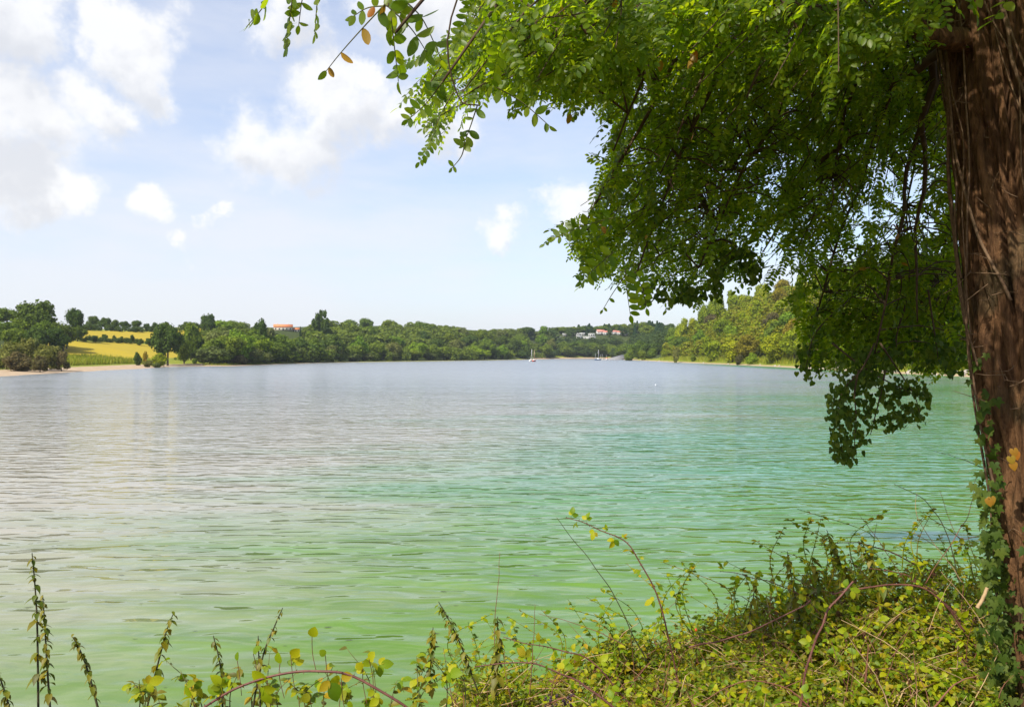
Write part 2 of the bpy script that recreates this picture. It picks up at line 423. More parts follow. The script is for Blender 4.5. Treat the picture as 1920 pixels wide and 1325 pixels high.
edge = t.math('ADD', att, t.math('MULTIPLY', t.math('SUBTRACT', n2, 0.5), 6.0))
sandw = t.n('ShaderNodeAttribute', dict(attribute_name='sandwidth')).outputs['Fac']
c = t.mix(t.maprange(t.math('SUBTRACT', edge, sandw), -1.5, 1.5, 1, 0), c, sand)
wd = t.n('ShaderNodeAttribute', dict(attribute_name='woods')).outputs['Fac']
c = t.mix(t.maprange(wd, 0.3, 0.7), c, t.ramp(n2, [(0.3, (.03, .045, .012)), (0.7, (.06, .075, .02))]))
c = t.mix(t.maprange(sp.outputs[1], 20, 40, 1, 0), c, litter)
p = t.n('ShaderNodeBsdfPrincipled', None, Base_Color=c, Roughness=0.95); p.inputs['Specular IOR Level'].default_value = 0.1
t.set(p, 'Normal', t.n('ShaderNodeBump', None, Strength=0.6, Distance=0.05, Height=n3))
t.n('ShaderNodeOutputMaterial', None, Surface=p)
mb = MB(); mb.add(np.stack((GX, GY, GZ), -1), fq); me = mb.mesh('ground', M['ground'], True)
# crop fields on the left hillside: above the shore meadow, between the woods
PXg = 960 + GX / np.maximum(GY, 1) * F
isf = ((SD > 46) & (SD < 155) & (GX < -60) & (GY > 200) & (GY < 620) & (PXg > 70) & (PXg < 420)).astype(float)
isf *= 1 - np.exp(-((SD - 104) / 5.0) ** 2) * 0.95
sw = np.where((GX < 0) & (GY < 360), 18.0, np.where(GX < 0, 4.5, 2.6)); sw = np.where((GX < 0) & (GY > 480), 2.5, sw); sw = np.where((GY > 680) & (GX > 20), 9.0, sw)
isw = np.where(GX > 20, (SD > 16) & (GY > 100), (SD > 9) & (GY > 200) & (PXg > 395)) .astype(float) + ((PXg < 70) & (SD > 50) & (GY > 200))
for nm, arr in (('shore', SD), ('woods', isw.astype(float)), ('field', isf), ('sandwidth', sw)):
    a = me.attributes.new(nm, 'FLOAT', 'POINT'); a.data.foreach_set('value', arr.ravel().astype(np.float32))
tag(link('ground', me), kind='structure')

# ------------------------------------------------------------------ lake
m, t = new_mat('lake_water'); M['water'] = m
pos = t.n('ShaderNodeNewGeometry').outputs['Position']; sp = t.n('ShaderNodeSeparateXYZ', None, i0=pos)
X, Y = sp.outputs[0], sp.outputs[1]
# algae bloom drifted towards the near and right shore
patch = t.math('ADD', t.math('MULTIPLY', t.math('SUBTRACT', t.noise(t.mapping(pos, (.6, 1, 1)), 0.06, 4, 0.6), 0.5), 1.6), t.math('MULTIPLY', t.math('SUBTRACT', t.noise(t.mapping(pos, (.22, 1, 1), rot=(0, 0, .15)), 0.28, 5, 0.65), 0.5), 1.3))
bound = t.math('ADD', t.math('ADD', -17.0, t.math('MULTIPLY', Y, 0.24)), t.math('MULTIPLY', t.math('MULTIPLY', Y, Y), 0.0021))
bl = t.math('DIVIDE', t.math('SUBTRACT', X, bound), t.math('ADD', 12.0, t.math('MULTIPLY', Y, 0.30)))
bl = t.math('ADD', bl, t.math('MULTIPLY', patch, 1.2))
alg = t.maprange(bl, -0.55, 0.75)
closer = t.maprange(Y, 11, 24, 0.32, 0.0)
alg = t.math('MAXIMUM', t.math('MAXIMUM', alg, closer), t.math('MULTIPLY', t.maprange(X, 82, 97), t.maprange(Y, 300, 480, .9, 0)))
streak = t.noise(t.mapping(pos, (.25, 1, 1)), 0.9, 4, 0.6)
clear = t.mix(t.maprange(Y, 25, 130), t.ramp(streak, [(0.3, (.25, .235, .18)), (0.7, (.31, .29, .23))]), t.ramp(streak, [(0.3, (.18, .20, .22)), (0.7, (.22, .24, .26))]))
bloom = t.mix(t.maprange(Y, 14, 40), t.ramp(streak, [(0.3, (.070, .150, .012)), (0.7, (.110, .212, .027))]), t.ramp(streak, [(0.3, (.028, .142, .032)), (0.7, (.052, .205, .078))]))  # blue of the sky reflection mixed into the bloom colour with distance
c = t.mix(alg, clear, bloom)
# one dark blue patch in the water colour near the bank on the right
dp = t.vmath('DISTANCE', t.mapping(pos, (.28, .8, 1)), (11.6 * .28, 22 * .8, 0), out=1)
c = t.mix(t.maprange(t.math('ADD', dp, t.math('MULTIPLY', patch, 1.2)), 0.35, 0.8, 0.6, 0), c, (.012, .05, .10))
w1 = t.noise(t.mapping(pos, (.38, 1, 1), rot=(0, 0, .12)), 1.65, 1.5, 0.5, 0.4)
w2 = t.noise(t.mapping(pos, (.5, 1, 1), rot=(0, 0, -.2)), 3.0, 1, 0.5, 0.4)
w3 = t.noise(t.mapping(pos, (.35, 1, 1), rot=(0, 0, .05)), 0.22, 3, 0.5)
hh = t.math('ADD', t.math('ADD', t.math('MULTIPLY', w1, 0.145), t.math('MULTIPLY', w2, 0.022)), t.math('MULTIPLY', w3, 0.10))
gust = t.ramp(t.noise(t.mapping(pos, (.35, 1, 1), rot=(0, 0, .25)), 0.07, 3, 0.6), [(0.35, (.55, .55, .55)), (0.65, (1.25, 1.25, 1.25))])
hh = t.math('MULTIPLY', hh, gust)
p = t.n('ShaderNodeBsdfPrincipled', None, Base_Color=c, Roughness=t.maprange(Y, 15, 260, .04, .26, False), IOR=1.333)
p.inputs['Specular IOR Level'].default_value = 0.38
t.set(p, 'Normal', t.n('ShaderNodeBump', None, Strength=1.0, Distance=1.0, Height=hh))
t.n('ShaderNodeOutputMaterial', None, Surface=p)
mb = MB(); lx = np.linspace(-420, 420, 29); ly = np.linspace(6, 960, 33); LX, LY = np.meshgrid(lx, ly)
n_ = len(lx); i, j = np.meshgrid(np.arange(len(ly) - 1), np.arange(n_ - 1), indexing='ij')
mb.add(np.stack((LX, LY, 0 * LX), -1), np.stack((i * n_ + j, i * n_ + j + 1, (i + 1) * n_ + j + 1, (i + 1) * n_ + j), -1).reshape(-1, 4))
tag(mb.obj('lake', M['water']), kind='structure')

# ------------------------------------------------------------------ haze
HAZE = 0.00007
m, t = new_mat('haze'); t.n('ShaderNodeOutputMaterial', None, Volume=t.n('ShaderNodeVolumePrincipled', None, Color=(.80, .88, 1, 1), Density=HAZE, Anisotropy=0.25))
v, f = boxg((0, 1200, 38), (6400, 3800, 90)); tag(MB().add(v, f).obj('haze', m), kind='stuff')

# ------------------------------------------------------------------ far trees
ICO = None
def ico():
    global ICO
    if ICO is None:
        import bmesh
        bm = bmesh.new(); bmesh.ops.create_icosphere(bm, subdivisions=2, radius=1)
        ICO = (np.array([v.co[:] for v in bm.verts]), [np.array([[v.index for v in f.verts] for f in bm.faces])]); bm.free()
    return ICO


def crown_mesh(name, seed, kind, nf=3400, fs=1.0):
    """height 1, width about 1; clumped lobes of leaf faces round dark inner masses"""
    r = np.random.RandomState(seed); mb = MB()
    if kind == 'conifer':
        L = [((0, 0, z), .30 * (1 - z) + .03) for z in np.linspace(.18, .93, 10)]
        C, Q = [], []
        for (c, rad) in L:
            k = int(nf / 10); th = r.rand(k) * 2 * np.pi; rr = rad * np.sqrt(r.rand(k)) * (1 + .25 * np.sin(th * 5 + c[2] * 40))
            C.append(np.stack((rr * np.cos(th), rr * np.sin(th), c[2] - rr * .45 + r.randn(k) * .015 + .03), -1)); Q.append(np.stack((np.cos(th), np.sin(th), .7 + 0 * th), -1))
        P = np.concatenate(C); N = unit(np.concatenate(Q) + r.randn(len(P), 3) * .35); s = .030
        mb.add(*tube([(0, 0, .1), (0, 0, .96)], [.17, .01], 8))
    else:
        nl = {'round': 24, 'tall': 24, 'bush': 22, 'open': 24}[kind]
        zc, rz, rx = {'round': (.53, .42, .43), 'tall': (.52, .44, .33), 'bush': (.36, .44, .42), 'open': (.60, .35, .44)}[kind]
        c = unit(r.randn(nl, 3)) * (r.rand(nl, 1) ** .45) * np.array((rx, rx, rz)) * .82 + np.array((0, 0, zc))
        lr = r.uniform(.06, .18, nl) * (1.0 if kind != 'open' else .85)
        if kind != 'open': c = np.vstack((c, (0, 0, zc))); lr = np.append(lr, min(rx, rz) * .66)
        top = (c[:, 2] + lr).max(); c[:, 2] *= .99 / top
        w = lr ** 2 / (lr ** 2).sum(); k = r.choice(len(lr), nf * 3, p=w)
        d = unit(r.randn(nf * 3, 3)); P = c[k] + d * lr[k][:, None] * (0.80 + .58 * r.rand(nf * 3, 1) ** 1.8)
        D = np.linalg.norm(P[:, None] - c[None], axis=2) / lr[None]
        ok = (D.min(1) > .80); ok &= P[:, 2] > .02
        P, d = P[ok][:nf], d[ok][:nf]
        N = unit(d + r.randn(len(P), 3) * .55); s = .021
        iv, fi = ico()
        for q in range(len(lr)):
            vv = c[q] + iv * lr[q] * .74 * (1 + .14 * r.randn(len(iv), 1)); vv[:, 2] = np.maximum(vv[:, 2], .015); mb.add(vv, fi)
    tpl = (np.array(((-1, -.7, 0), (1, -.6, .1), (.7, .8, -.1), (-.6, .9, .15))), [np.array(((0, 1, 2, 3),))])
    scatter(mb, tpl, P, frames(np.cross(N, r.randn(len(N), 3)), N), s * fs * r.uniform(.6, 1.5, len(P)))
    return mb.mesh(name, M['wood_mid'])


def trunk_mesh(name, seed, top=.6, r0=.028):
    r = np.random.RandomState(seed); mb = MB()
    mb.add(*tube(spline([(0, 0, -.04), (.01, 0, .1), (r.randn() * .02, r.randn() * .02, top * .6), (r.randn() * .03, 0, top)], 7), np.linspace(r0 * 1.4, r0 * .4, 7), 7))
    for q in range(4):
        a = r.rand() * 6.28; z = r.uniform(.2, .45)
        mb.add(*tube(spline([(0, 0, z), (.1 * math.cos(a), .1 * math.sin(a), z + .1), (.24 * math.cos(a), .24 * math.sin(a), z + .24)], 5), np.linspace(r0 * .55, r0 * .15, 5), 5))
    return mb.mesh(name, M['bark_far'])


CR = {k: [crown_mesh('crown', 40 * h + s, k) for s in range(n)] for h, (k, n) in enumerate((('round', 5), ('tall', 4), ('bush', 4), ('open', 2), ('conifer', 2)))}
TK = {'round': trunk_mesh('trunk', 1), 'tall': trunk_mesh('trunk', 2), 'open': trunk_mesh('trunk', 3, .7, .022), 'conifer': trunk_mesh('trunk', 4, .9, .02), 'bush': trunk_mesh('stem', 5, .4, .02)}
NTREES = 0


def tree(x, ytop, d, wpx, kind, mat, label, cat='tree', group=None, name=None, sink=0.0):
    """a tree standing on the ground on the ray of column x at depth d, its top where the photograph has it"""
    global NTREES
    X = (x - 960) / F * d; z = tz(X, d) - sink; H = HC + (HY - ytop) / F * d - z
    if H < 1.2: H = 1.2
    w = wpx / F * d
    nm = name or {'bush': 'shrub', 'conifer': 'conifer_tree'}.get(kind, 'broadleaf_tree')
    o = thing(nm, label, cat, (X, d, z), group, random.random() * 6.28); o.scale = (w, w, H)
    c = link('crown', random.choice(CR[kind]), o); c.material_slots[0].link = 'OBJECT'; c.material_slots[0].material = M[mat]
    link('stem' if kind == 'bush' else 'trunk', TK[kind], o)
    NTREES += 1
    return o


def shore_d(x, d0=120):
    ds = np.arange(d0, 1100, 3.0); z = terrain((x - 960) / F * ds, ds); k = np.argmax(z > 0.25); return float(ds[k])


def place_d(x, ytop, H, dmin, dmax=1150):
    ds = np.arange(dmin, dmax, 3.0); z = terrain((x - 960) / F * ds, ds); zt = HC + (HY - ytop) / F * ds
    ok = (zt - z <= H); return float(ds[np.argmax(ok)]) if ok.any() else float(ds[np.argmin(zt - z)])

# left bank, one by one
G = 'trees along the ridge over the yellow fields'
tree(68, 560, 352, 92, 'round', 'wood_dark', 'wide dark oak towering over the wood at the left edge of the fields')
tree(141, 574, 400, 40, 'round', 'wood_dark', 'narrower dark oak just right of the widest ridge oak')
tree(12, 574, 420, 50, 'round', 'wood_mid', 'green tree at the top left end of the wooded bank')
for k, (x, y, w, d, mt) in enumerate([(10, 600, 60, 340, 'wood_mid'), (45, 592, 64, 350, 'wood_mid'), (85, 598, 60, 345, 'wood_mid'), (118, 600, 50, 350, 'wood_dark'), (30, 612, 56, 320, 'wood_mid'), (70, 610, 50, 318, 'wood_dark'), (105, 612, 44, 325, 'wood_dark'), (125, 606, 40, 360, 'wood_dark')]):
    tree(x, y, d, w, 'round', mt, ('dark green tree' if mt == 'wood_dark' else 'mid green tree') + (' at the front' if d < 335 else ' at the back') + ' of the wood below the ridge oaks', group='trees of the wood left of the fields')
tree(145, 607, 395, 34, 'round', 'wood_dark', 'dark round tree alone at the corner of the yellow field')
for k, (x, y, w, d, mt, lb) in enumerate([(12, 636, 60, 222, 'wood_olive', 'olive willow at the far left edge of the sandy beach'), (45, 629, 50, 226, 'wood_olive', 'silvery willow with two pale tops above the beach'),
                            (66, 630, 40, 232, 'wood_olive', 'pale topped willow right of the silvery willow'), (88, 640, 62, 225, 'wood_olive', 'broad rounded olive willow above the beach'), (115, 652, 34, 226, 'wood_brown', 'low brownish willow ending the clump by the meadow'),
                            (35, 655, 60, 214, 'wood_brown', 'low dark bush at the foot of the silvery willow'), (75, 662, 40, 212, 'wood_brown', 'small dark bush at the foot of the broad willow')]):
    tree(x, y, d, w, 'bush', mt, lb, 'bush', 'willow bushes at the beach')
for (x, y, w) in [(174, 589, 27), (197, 592, 25), (217, 596, 22), (234, 599, 22), (256, 597, 25), (275, 603, 16), (290, 601, 15), (309, 600, 18), (352, 600, 26), (366, 601, 20)]:
    tree(x, y, 545 + random.random() * 15, w, 'round', 'wood_dark', 'small dark tree in the row on the skyline above the fields', group=G)
for (x, y, w) in [(196, 623, 16), (215, 625, 12), (228, 627, 12), (248, 624, 8), (262, 631, 18), (280, 630, 18)]:
    tree(x, y, 440, w, 'round' if w < 10 else 'bush', 'wood_dark', 'dark hedge shrub on the line between the two yellow fields', 'shrub', 'hedge shrubs between the fields')
tree(314, 602, 330, 60, 'round', 'wood_dark', 'big dark full tree at the right edge of the yellow field')
tree(358, 601, 380, 44, 'round', 'wood_mid', 'green tree behind and right of the big dark full tree')
tree(345, 630, 345, 40, 'round', 'wood_mid', 'smaller round tree tucked against the big dark full tree')
tree(368, 618, 385, 40, 'round', 'wood_dark', 'dark tree on the slope right of the yellow field')
tree(390, 585, 540, 36, 'round', 'wood_dark', 'round dark tree standing out on the skyline above the slope')
tree(490, 597, 420, 46, 'tall', 'wood_dark', 'tall dark tree left of the farmhouse')
tree(603, 576, 600, 40, 'open', 'wood_dark', 'tallest dark tree on the skyline right of the farmhouse')
tree(563, 609, 600, 12, 'conifer', 'wood_pine', 'small dark conifer just right of the farmhouse annex', cat='tree')
for (x, y, w, d, mt, lb) in [(258, 656, 18, 318, 'wood_dark', 'dark shrub at the lower edge of the yellow field'), (272, 654, 10, 318, 'wood_rust', 'reddish shrub by the dark shrub below the field'), (298, 658, 34, 312, 'wood_yellow', 'yellow green bush at the foot of the big dark tree'),
                             (278, 672, 26, 300, 'wood_olive', 'grey olive bush on the meadow edge by the beach'), (293, 676, 18, 297, 'wood_olive', 'small grey bush nearest the beach'), (380, 647, 34, 350, 'wood_mid', 'round green bush above the shore'),
                             (410, 652, 40, 352, 'wood_olive', 'wide olive scrub bush near the shore'), (440, 640, 60, 372, 'wood_lime', 'light green scrub on the slope above the shore'), (475, 646, 46, 380, 'wood_olive', 'olive scrub bush under the tall dark tree'),
                             (450, 660, 34, 360, 'wood_brown', 'brown low bush by the shoreline'), (500, 655, 36, 395, 'wood_olive', 'olive bush at the start of the wooded shore'), (365, 668, 14, 345, 'wood_mid', 'small green bush at the beach end')]:
    tree(x, y, d, w, 'bush', mt, lb, 'bush')

TINT = dict(wood_mid='green', wood_dark='dark green', wood_lime='bright green', wood_olive='olive', wood_yellow='yellow green', wood_rust='rust tinted', wood_brown='dull brownish')
ridge_l = [(380, 598), (420, 594), (480, 596), (505, 606), (560, 618), (580, 600), (620, 590), (650, 592), (700, 588), (760, 592), (800, 600), (850, 607), (890, 615), (930, 612), (970, 609), (1000, 606), (1040, 609), (1070, 608), (1100, 606), (1150, 604), (1180, 602), (1215, 599), (1245, 602)]
rx_, ry_ = np.array(ridge_l).T
for row in range(5):
    n = (16, 17, 18, 18, 18)[row]
    for k in range(n):
        x = 385 + (1045 - 385) * (k + .5 + random.uniform(-.4, .4)) / n
        yr = float(np.interp(x, rx_, ry_)); ys = float(np.interp(x, [380, 550, 900, 1050], [668, 664, 658, 657]))
        y = yr + (ys - yr) * (row / 4.6) + random.uniform(0, 7)
        if 505 < x < 562 and y < 622: y = random.uniform(623, 632)
        sd0 = shore_d(x); H = random.uniform(13, 18) * (0.6 if row == 4 else 1)
        d = place_d(x, y, H, sd0 + 8 + 3 * (4 - row))
        wm = random.uniform(15, 22) if row < 4 else random.uniform(12, 18)
        mt = random.choice(['wood_mid'] * 6 + ['wood_dark'] * 2 + ['wood_lime', 'wood_lime', 'wood_olive', 'wood_olive'])
        tree(x, y, d, wm / d * F, random.choice(['round', 'round', 'round', 'tall']), mt, TINT[mt] + [' tree on the skyline', ' tree high on the slope', ' tree halfway up the slope', ' tree low on the slope', ' tree at the waterline'][row] + ' of the wood along the opposite shore', group='trees of the wood along the opposite shore')

# far end
campx_ = [1047, 1059, 1083, 1092, 1105, 1109, 1126, 1137, 1152, 1163, 1176]
def camp_d(x, y):
    ds = np.arange(760, 1180, 2.0); z = terrain((x - 960) / F * ds, ds); zr = HC + (HY - y - 2) / F * ds; ok = z >= zr
    return float(ds[int(np.argmax(ok))]) if ok.any() else float(ds[int(np.argmin(zr - z))])
for k in range(66):
    front = k % 3 == 2
    x = 1050 + 195 * ((k * 0.618) % 1.0)
    y = random.uniform(634, 652) if front else float(np.interp(x, rx_, ry_)) + random.uniform(0, 9)
    sd0 = shore_d(x, 690)
    d = place_d(x, y, random.uniform(14, 18), sd0 + (8 if front else 40))
    if 1036 < x < 1186:
        if front: y = random.uniform(635, 650); d = place_d(x, y, 13, sd0 + 8)
        else: d = camp_d(x, 626) + random.uniform(14, 40)
    con = (not front) and random.random() < (.75 if x > 1170 else .35)
    tree(x, y - (3 if con else 0), d, (random.uniform(17, 25) if not con else random.uniform(12, 17)) / d * F, 'conifer' if con else random.choice(['round', 'tall']), 'wood_pine' if con else random.choice(['wood_mid', 'wood_dark', 'wood_mid']),
         'dark conifer on the hill at the far end of the lake' if con else ('leafy tree low on the shore at the far end of the lake' if front else 'leafy tree on the hilltop at the far end of the lake'), group='conifers at the far end of the lake' if con else 'leafy trees at the far end of the lake')
for (x, y, w, lb) in [(1180, 650, 24, 'rounded green bush on the spit beside the boat ramp'), (1205, 652, 22, 'middle green bush on the spit, smaller than its neighbours'), (1222, 648, 28, 'widest green bush on the spit by the wooded hill')]:
    tree(x, y, 640, w, 'bush', 'wood_mid', lb, 'bush', 'bushes on the spit')

# right hill
rr_ = np.array([(1245, 612), (1262, 598), (1290, 582), (1340, 549), (1400, 527), (1480, 511), (1560, 492), (1700, 470), (1950, 450)])
for row in range(6):
    n = (17, 17, 16, 16, 15, 14)[row]
    for k in range(n):
        x = 1250 + (1900 - 1250) * (k + .5 + random.uniform(-.42, .42)) / n
        yr = float(np.interp(x, rr_[:, 0], rr_[:, 1])); ys = 640.0
        y = yr + (ys - yr) * (row / 6.3) + random.uniform(0, 9)
        sd0 = shore_d(x, 170 if x > 1480 else 250); H = random.uniform(12, 16)
        d = place_d(x, y, H, sd0 + 14, 640); wm = random.uniform(12, 17)
        mt = random.choice(['wood_yellow'] * 9 + ['wood_lime'] * 4 + ['wood_rust'] * 2 + ['wood_mid'] * 1 + ['wood_brown'])
        if x < 1330: mt = random.choice(['wood_yellow', 'wood_lime', 'wood_mid'])
        tree(x, y, d, wm / d * F, random.choice(['round', 'tall', 'tall']), mt, TINT[mt] + [' tree on the crest', ' tree near the crest', ' tree high on the slope', ' tree halfway up', ' tree low on the slope', ' tree at the foot'][row] + ' of the steep wooded hill across the water', group='trees on the steep wooded hill')
for (x, y, w, d, mt, lb) in [(1268, 646, 17, 480, 'wood_olive', 'narrow dark bush standing at the water at the hill foot'), (1385, 661, 20, 372, 'wood_brown', 'dark low bush on the grassy bank under the hill'),
                             (1410, 657, 28, 360, 'wood_lime', 'rounded light green bush on the grassy bank'), (1300, 660, 14, 470, 'wood_mid', 'small bush on the bank close to the narrow dark bush'), (1452, 640, 34, 345, 'wood_brown', 'grey brown bush at the hill foot'),
                             (1540, 640, 40, 300, 'wood_brown', 'dark brown bush behind the hanging branch'), (1620, 640, 44, 270, 'wood_mid', 'green bush above the rocks on the right shore'), (1760, 630, 60, 240, 'wood_dark', 'dark green bush above the rocks beside the trunk')]:
    tree(x, y, d, w, 'bush', mt, lb, 'bush')

# reeds and rough grass on the banks
mb = MB(); blade = (np.array(((-.06, 0, 0), (.06, 0, 0), (.03, .12, .7), (-.02, .2, 1.0))), [np.array(((0, 1, 2, 3),))])
def reeds(xr, s0, s1, ddrange, n, h):
    Xs, Ys = [], []
    d = R.uniform(*ddrange, n * 12); x = R.uniform(*xr, n * 12); X_ = (x - 960) / F * d; s = signed(X_, d); ok = (s > s0) & (s < s1)
    X_, d = X_[ok][:n], d[ok][:n]; z = terrain(X_, d)
    th = R.rand(len(d)) * 6.28; rot = frames(np.stack((np.cos(th), np.sin(th), 0 * th), -1), np.stack((R.randn(len(d)) * .3, R.randn(len(d)) * .3, 1 + 0 * d), -1))
    scatter(mb, blade, np.stack((X_, d, z - .05), -1), rot, h * R.uniform(.6, 1.4, len(d)))
reeds((1235, 1920), 5.5, 17, (170, 600), 9000, 1.8)
reeds((90, 330), 24, 46, (240, 345), 9000, 1.9)
reeds((380, 560), 5, 14, (330, 440), 2000, 0.9)
tag(mb.obj('grass', M['reed']), 'rough yellow green grass growing along the lake banks', 'grass', kind='stuff')

# rocks of the right shore
def rock_mesh(seed):
    r = np.random.RandomState(seed); v, f = ico(); v = v * (1 + .22 * np.round(r.randn(len(v), 1) * 1.2) / 1.2) * r.uniform(.7, 1.2, (1, 3)); v[:, 2] *= .75
    return MB().add(v, f).mesh('rock', M['rock'])
RK = [rock_mesh(s) for s in range(6)]
mb = MB(); cnt = 0
for k in range(900):
    x = R.uniform(1470, 1900) if k < 700 else R.uniform(1165, 1470); d = R.uniform(150, 300) if k < 700 else R.uniform(300, 640)
    X_ = (x - 960) / F * d; s = float(signed(np.array([X_]), np.array([d]))[0])
    if not (-0.4 < s < 4.6): continue
    sz = R.uniform(.35, 1.0) if k < 700 else R.uniform(.25, .6); p = (X_, d, tz(X_, d) + sz * .1)
    if sz > .65 and cnt < 70 and k < 700:
        cnt += 1; o = link('shore_rock', RK[cnt % 6]); o.location = p; o.scale = (sz, sz, sz); o.rotation_euler = (R.randn() * .4, R.randn() * .4, R.rand() * 6)
        tag(o, 'pale boulder in the rock armour at the waterline under the hanging branch', 'rock', 'boulders of the rock armour')
    else:
        v, f = ico(); v = v * (1 + .2 * R.randn(len(v), 1)) * R.uniform(.7, 1.2, (1, 3)) * sz; mb.add(v + np.array(p), f)
tag(mb.obj('rubble', M['rock']), 'small pale stones along the right waterline', 'stones', kind='stuff')

# ------------------------------------------------------------------ buildings
def gable(mb, c, sx, sy, z0, z1, rz, over=.4):
    a = np.array([(-sx / 2 - over, -sy / 2 - over, z0 - .12), (sx / 2 + over, -sy / 2 - over, z0 - .12), (sx / 2 + over, 0, z1), (-sx / 2 - over, 0, z1), (-sx / 2 - over, sy / 2 + over, z0 - .12), (sx / 2 + over, sy / 2 + over, z0 - .12)], float)
    b = a + np.array((0, 0, .22)); v = np.vstack((a, b)); cs, sn = math.cos(rz), math.sin(rz)
    v = v @ np.array(((cs, sn, 0), (-sn, cs, 0), (0, 0, 1))) + np.asarray(c)
    f = np.array(((0, 3, 2, 1), (3, 4, 5, 2), (6, 7, 8, 9), (9, 8, 11, 10), (0, 1, 7, 6), (4, 10, 11, 5), (0, 6, 9, 3), (3, 9, 10, 4), (1, 2, 8, 7), (2, 5, 11, 8)))
    mb.add(v, f)


def house(x, d, w, dep, hw, hr, rz, wall, roof, label, cat, nwin=4, chimney=0, name='house', group=None):
    X = (x - 960) / F * d; z = tz(X, d) - .3
    o = thing(name, label, cat, (X, d, z), group, rz)
    mb = MB(); v, f = boxg((0, 0, hw / 2), (w, dep, hw)); mb.add(v, f)
    g = np.array([(sx * w / 2, sy * dep / 2, hw) for sx in (-1, 1) for sy in (-1, 1)] + [(-w / 2, 0, hr - .05), (w / 2, 0, hr - .05)])
    mb.add(g, [np.array(((0, 1, 4), (3, 2, 5)))]); mb.obj('wall', M[wall], o)
    mb = MB(); gable(mb, (0, 0, 0), w, dep, hw, hr, 0); rf = mb.obj('roof', M[roof], o)
    for k in range(chimney):
        v, f = boxg((-w * .3 + k * w * .6, 0, hr + .2), (.7, .7, 1.6)); MB().add(v, f).obj('chimney', M[wall], rf)
    for k in range(nwin):
        wx = -w / 2 + w * (k + .5) / nwin; dr = k == nwin // 2
        v, f = boxg((wx, -dep / 2 - .03, hw * .5 if not dr else hw * .38), (1.0, .1, 1.2 if not dr else 2.0)); MB().add(v, f).obj('door' if dr else 'window', M['dark'], o)
    return o

house(531, 655, 14.5, 8.5, 3.2, 5.2, .25, 'cream', 'rooftile', 'long cream farmhouse with an orange tiled roof on the hilltop', 'house', 5, 2, 'farmhouse')
house(556, 658, 5.5, 5, 2.2, 3.3, .1, 'cream', 'rooftile', 'small orange roofed annex at the right end of the farmhouse', 'house', 3, 0, 'annex')
camp = [(1059, 625, 5, 0, 'small white caravan, first of the upper row on the far hill'), (1083, 625, 8, 0, 'white caravan at the middle of the upper row on the far hill'), (1092, 624, 6, 0, 'pale caravan close to the right of the middle caravan'), (1109, 625, 8, 0, 'white caravan left of the red roofed house on the far hill'),
        (1126, 622, 10, 1, 'white house with a steep red roof among the far trees'), (1137, 623, 8, 1, 'pale house right of the steep red roofed house'), (1152, 622, 9, 1, 'pinkish roofed house in the far trees'), (1163, 623, 8, 1, 'rightmost house with a pale red roof on the far hill'), (1176, 624, 6, 0, 'small white caravan right of all the far houses'),
        (1047, 631, 6, 0, 'white caravan of the lower row nearest the wood'), (1086, 630, 7, 0, 'white caravan in the middle of the lower row'), (1105, 631, 15, 0, 'long white mobile home on the lower row'), (1199, 644, 5, 0, 'lone white caravan low in the dark conifers')]
for (x, y, w, hs, lb) in camp:
    d = camp_d(x, y)
    if hs: house(x, d, w, 6, 3.6, 6.2 if x < 1130 else 5.2, random.uniform(-.3, .3), 'offwhite', 'redroof', lb, 'house', 3, 0, 'house', 'houses on the far hill')
    else:
        o = house(x, d, w, 3, 2.8, 3.3, random.uniform(-.2, .2), 'offwhite', 'offwhite', lb, 'caravan', 3, 0, 'caravan', 'caravans on the far hill')

# bushes and saplings that close the gaps of the woods: one mass
LOWC = [crown_mesh('thicket', 900 + q, ('bush', 'round', 'bush', 'tall')[q], 330, 2.1) for q in range(4)]
LOWT = []
for me_ in LOWC:
    cv = np.zeros(len(me_.vertices) * 3); me_.vertices.foreach_get('co', cv); fs_ = {}
    for p_ in me_.polygons: fs_.setdefault(len(p_.vertices), []).append(tuple(p_.vertices))
    keepq = np.array(fs_[4]); used = np.unique(keepq); mp = np.full(len(cv) // 3, -1); mp[used] = np.arange(len(used))
    LOWT.append((cv.reshape(-1, 3)[used], [mp[keepq]]))
def thicket(n, xr, dr, s0, s1, hr, mat, label):
    lim = ridge_l if xr[0] >= 380 and xr[1] < 1300 else rr_ if xr[0] > 1200 else None
    d = R.uniform(*dr, n * 8); x = R.uniform(*xr, n * 8); X_ = (x - 960) / F * d; sd = signed(X_, d); ok = (sd > s0) & (sd < s1)
    for (cx, cy) in [(q, 628) for q in campx_]: ok &= ~((np.abs(x - cx) < 6) & (d > 700) & (sd > 45))
    ok &= ~((x > 500) & (x < 570) & (d > 590) & (d < 668))
    X_, d = X_[ok][:n], d[ok][:n]; z = terrain(X_, d); m_ = len(d); th = R.rand(m_) * 6.28; h = R.uniform(*hr, m_); mb = MB()
    if lim is not None:
        lim = np.array(lim, float); yl = np.interp((X_ / d) * F + 960, lim[:, 0], lim[:, 1]) + R.uniform(0, 7, m_); h = np.minimum(h, HC + (HY - yl) / F * d - z); q = h > 1.5; X_, d, z, h, th = X_[q], d[q], z[q], h[q], th[q]; m_ = len(d)
    rot = np.zeros((m_, 3, 3)); rot[:, 0, 0] = rot[:, 1, 1] = np.cos(th); rot[:, 0, 1] = -np.sin(th); rot[:, 1, 0] = np.sin(th); rot[:, 2, 2] = 1; rot[:, :, :2] *= R.uniform(.9, 1.5, (m_, 1, 1))
    for v_ in range(4): q = np.arange(m_) % 4 == v_; scatter(mb, LOWT[v_], np.stack((X_, d, z - .3), -1)[q], rot[q], h[q])
    tag(mb.obj('thicket', M[mat]), label, 'thicket', kind='stuff')
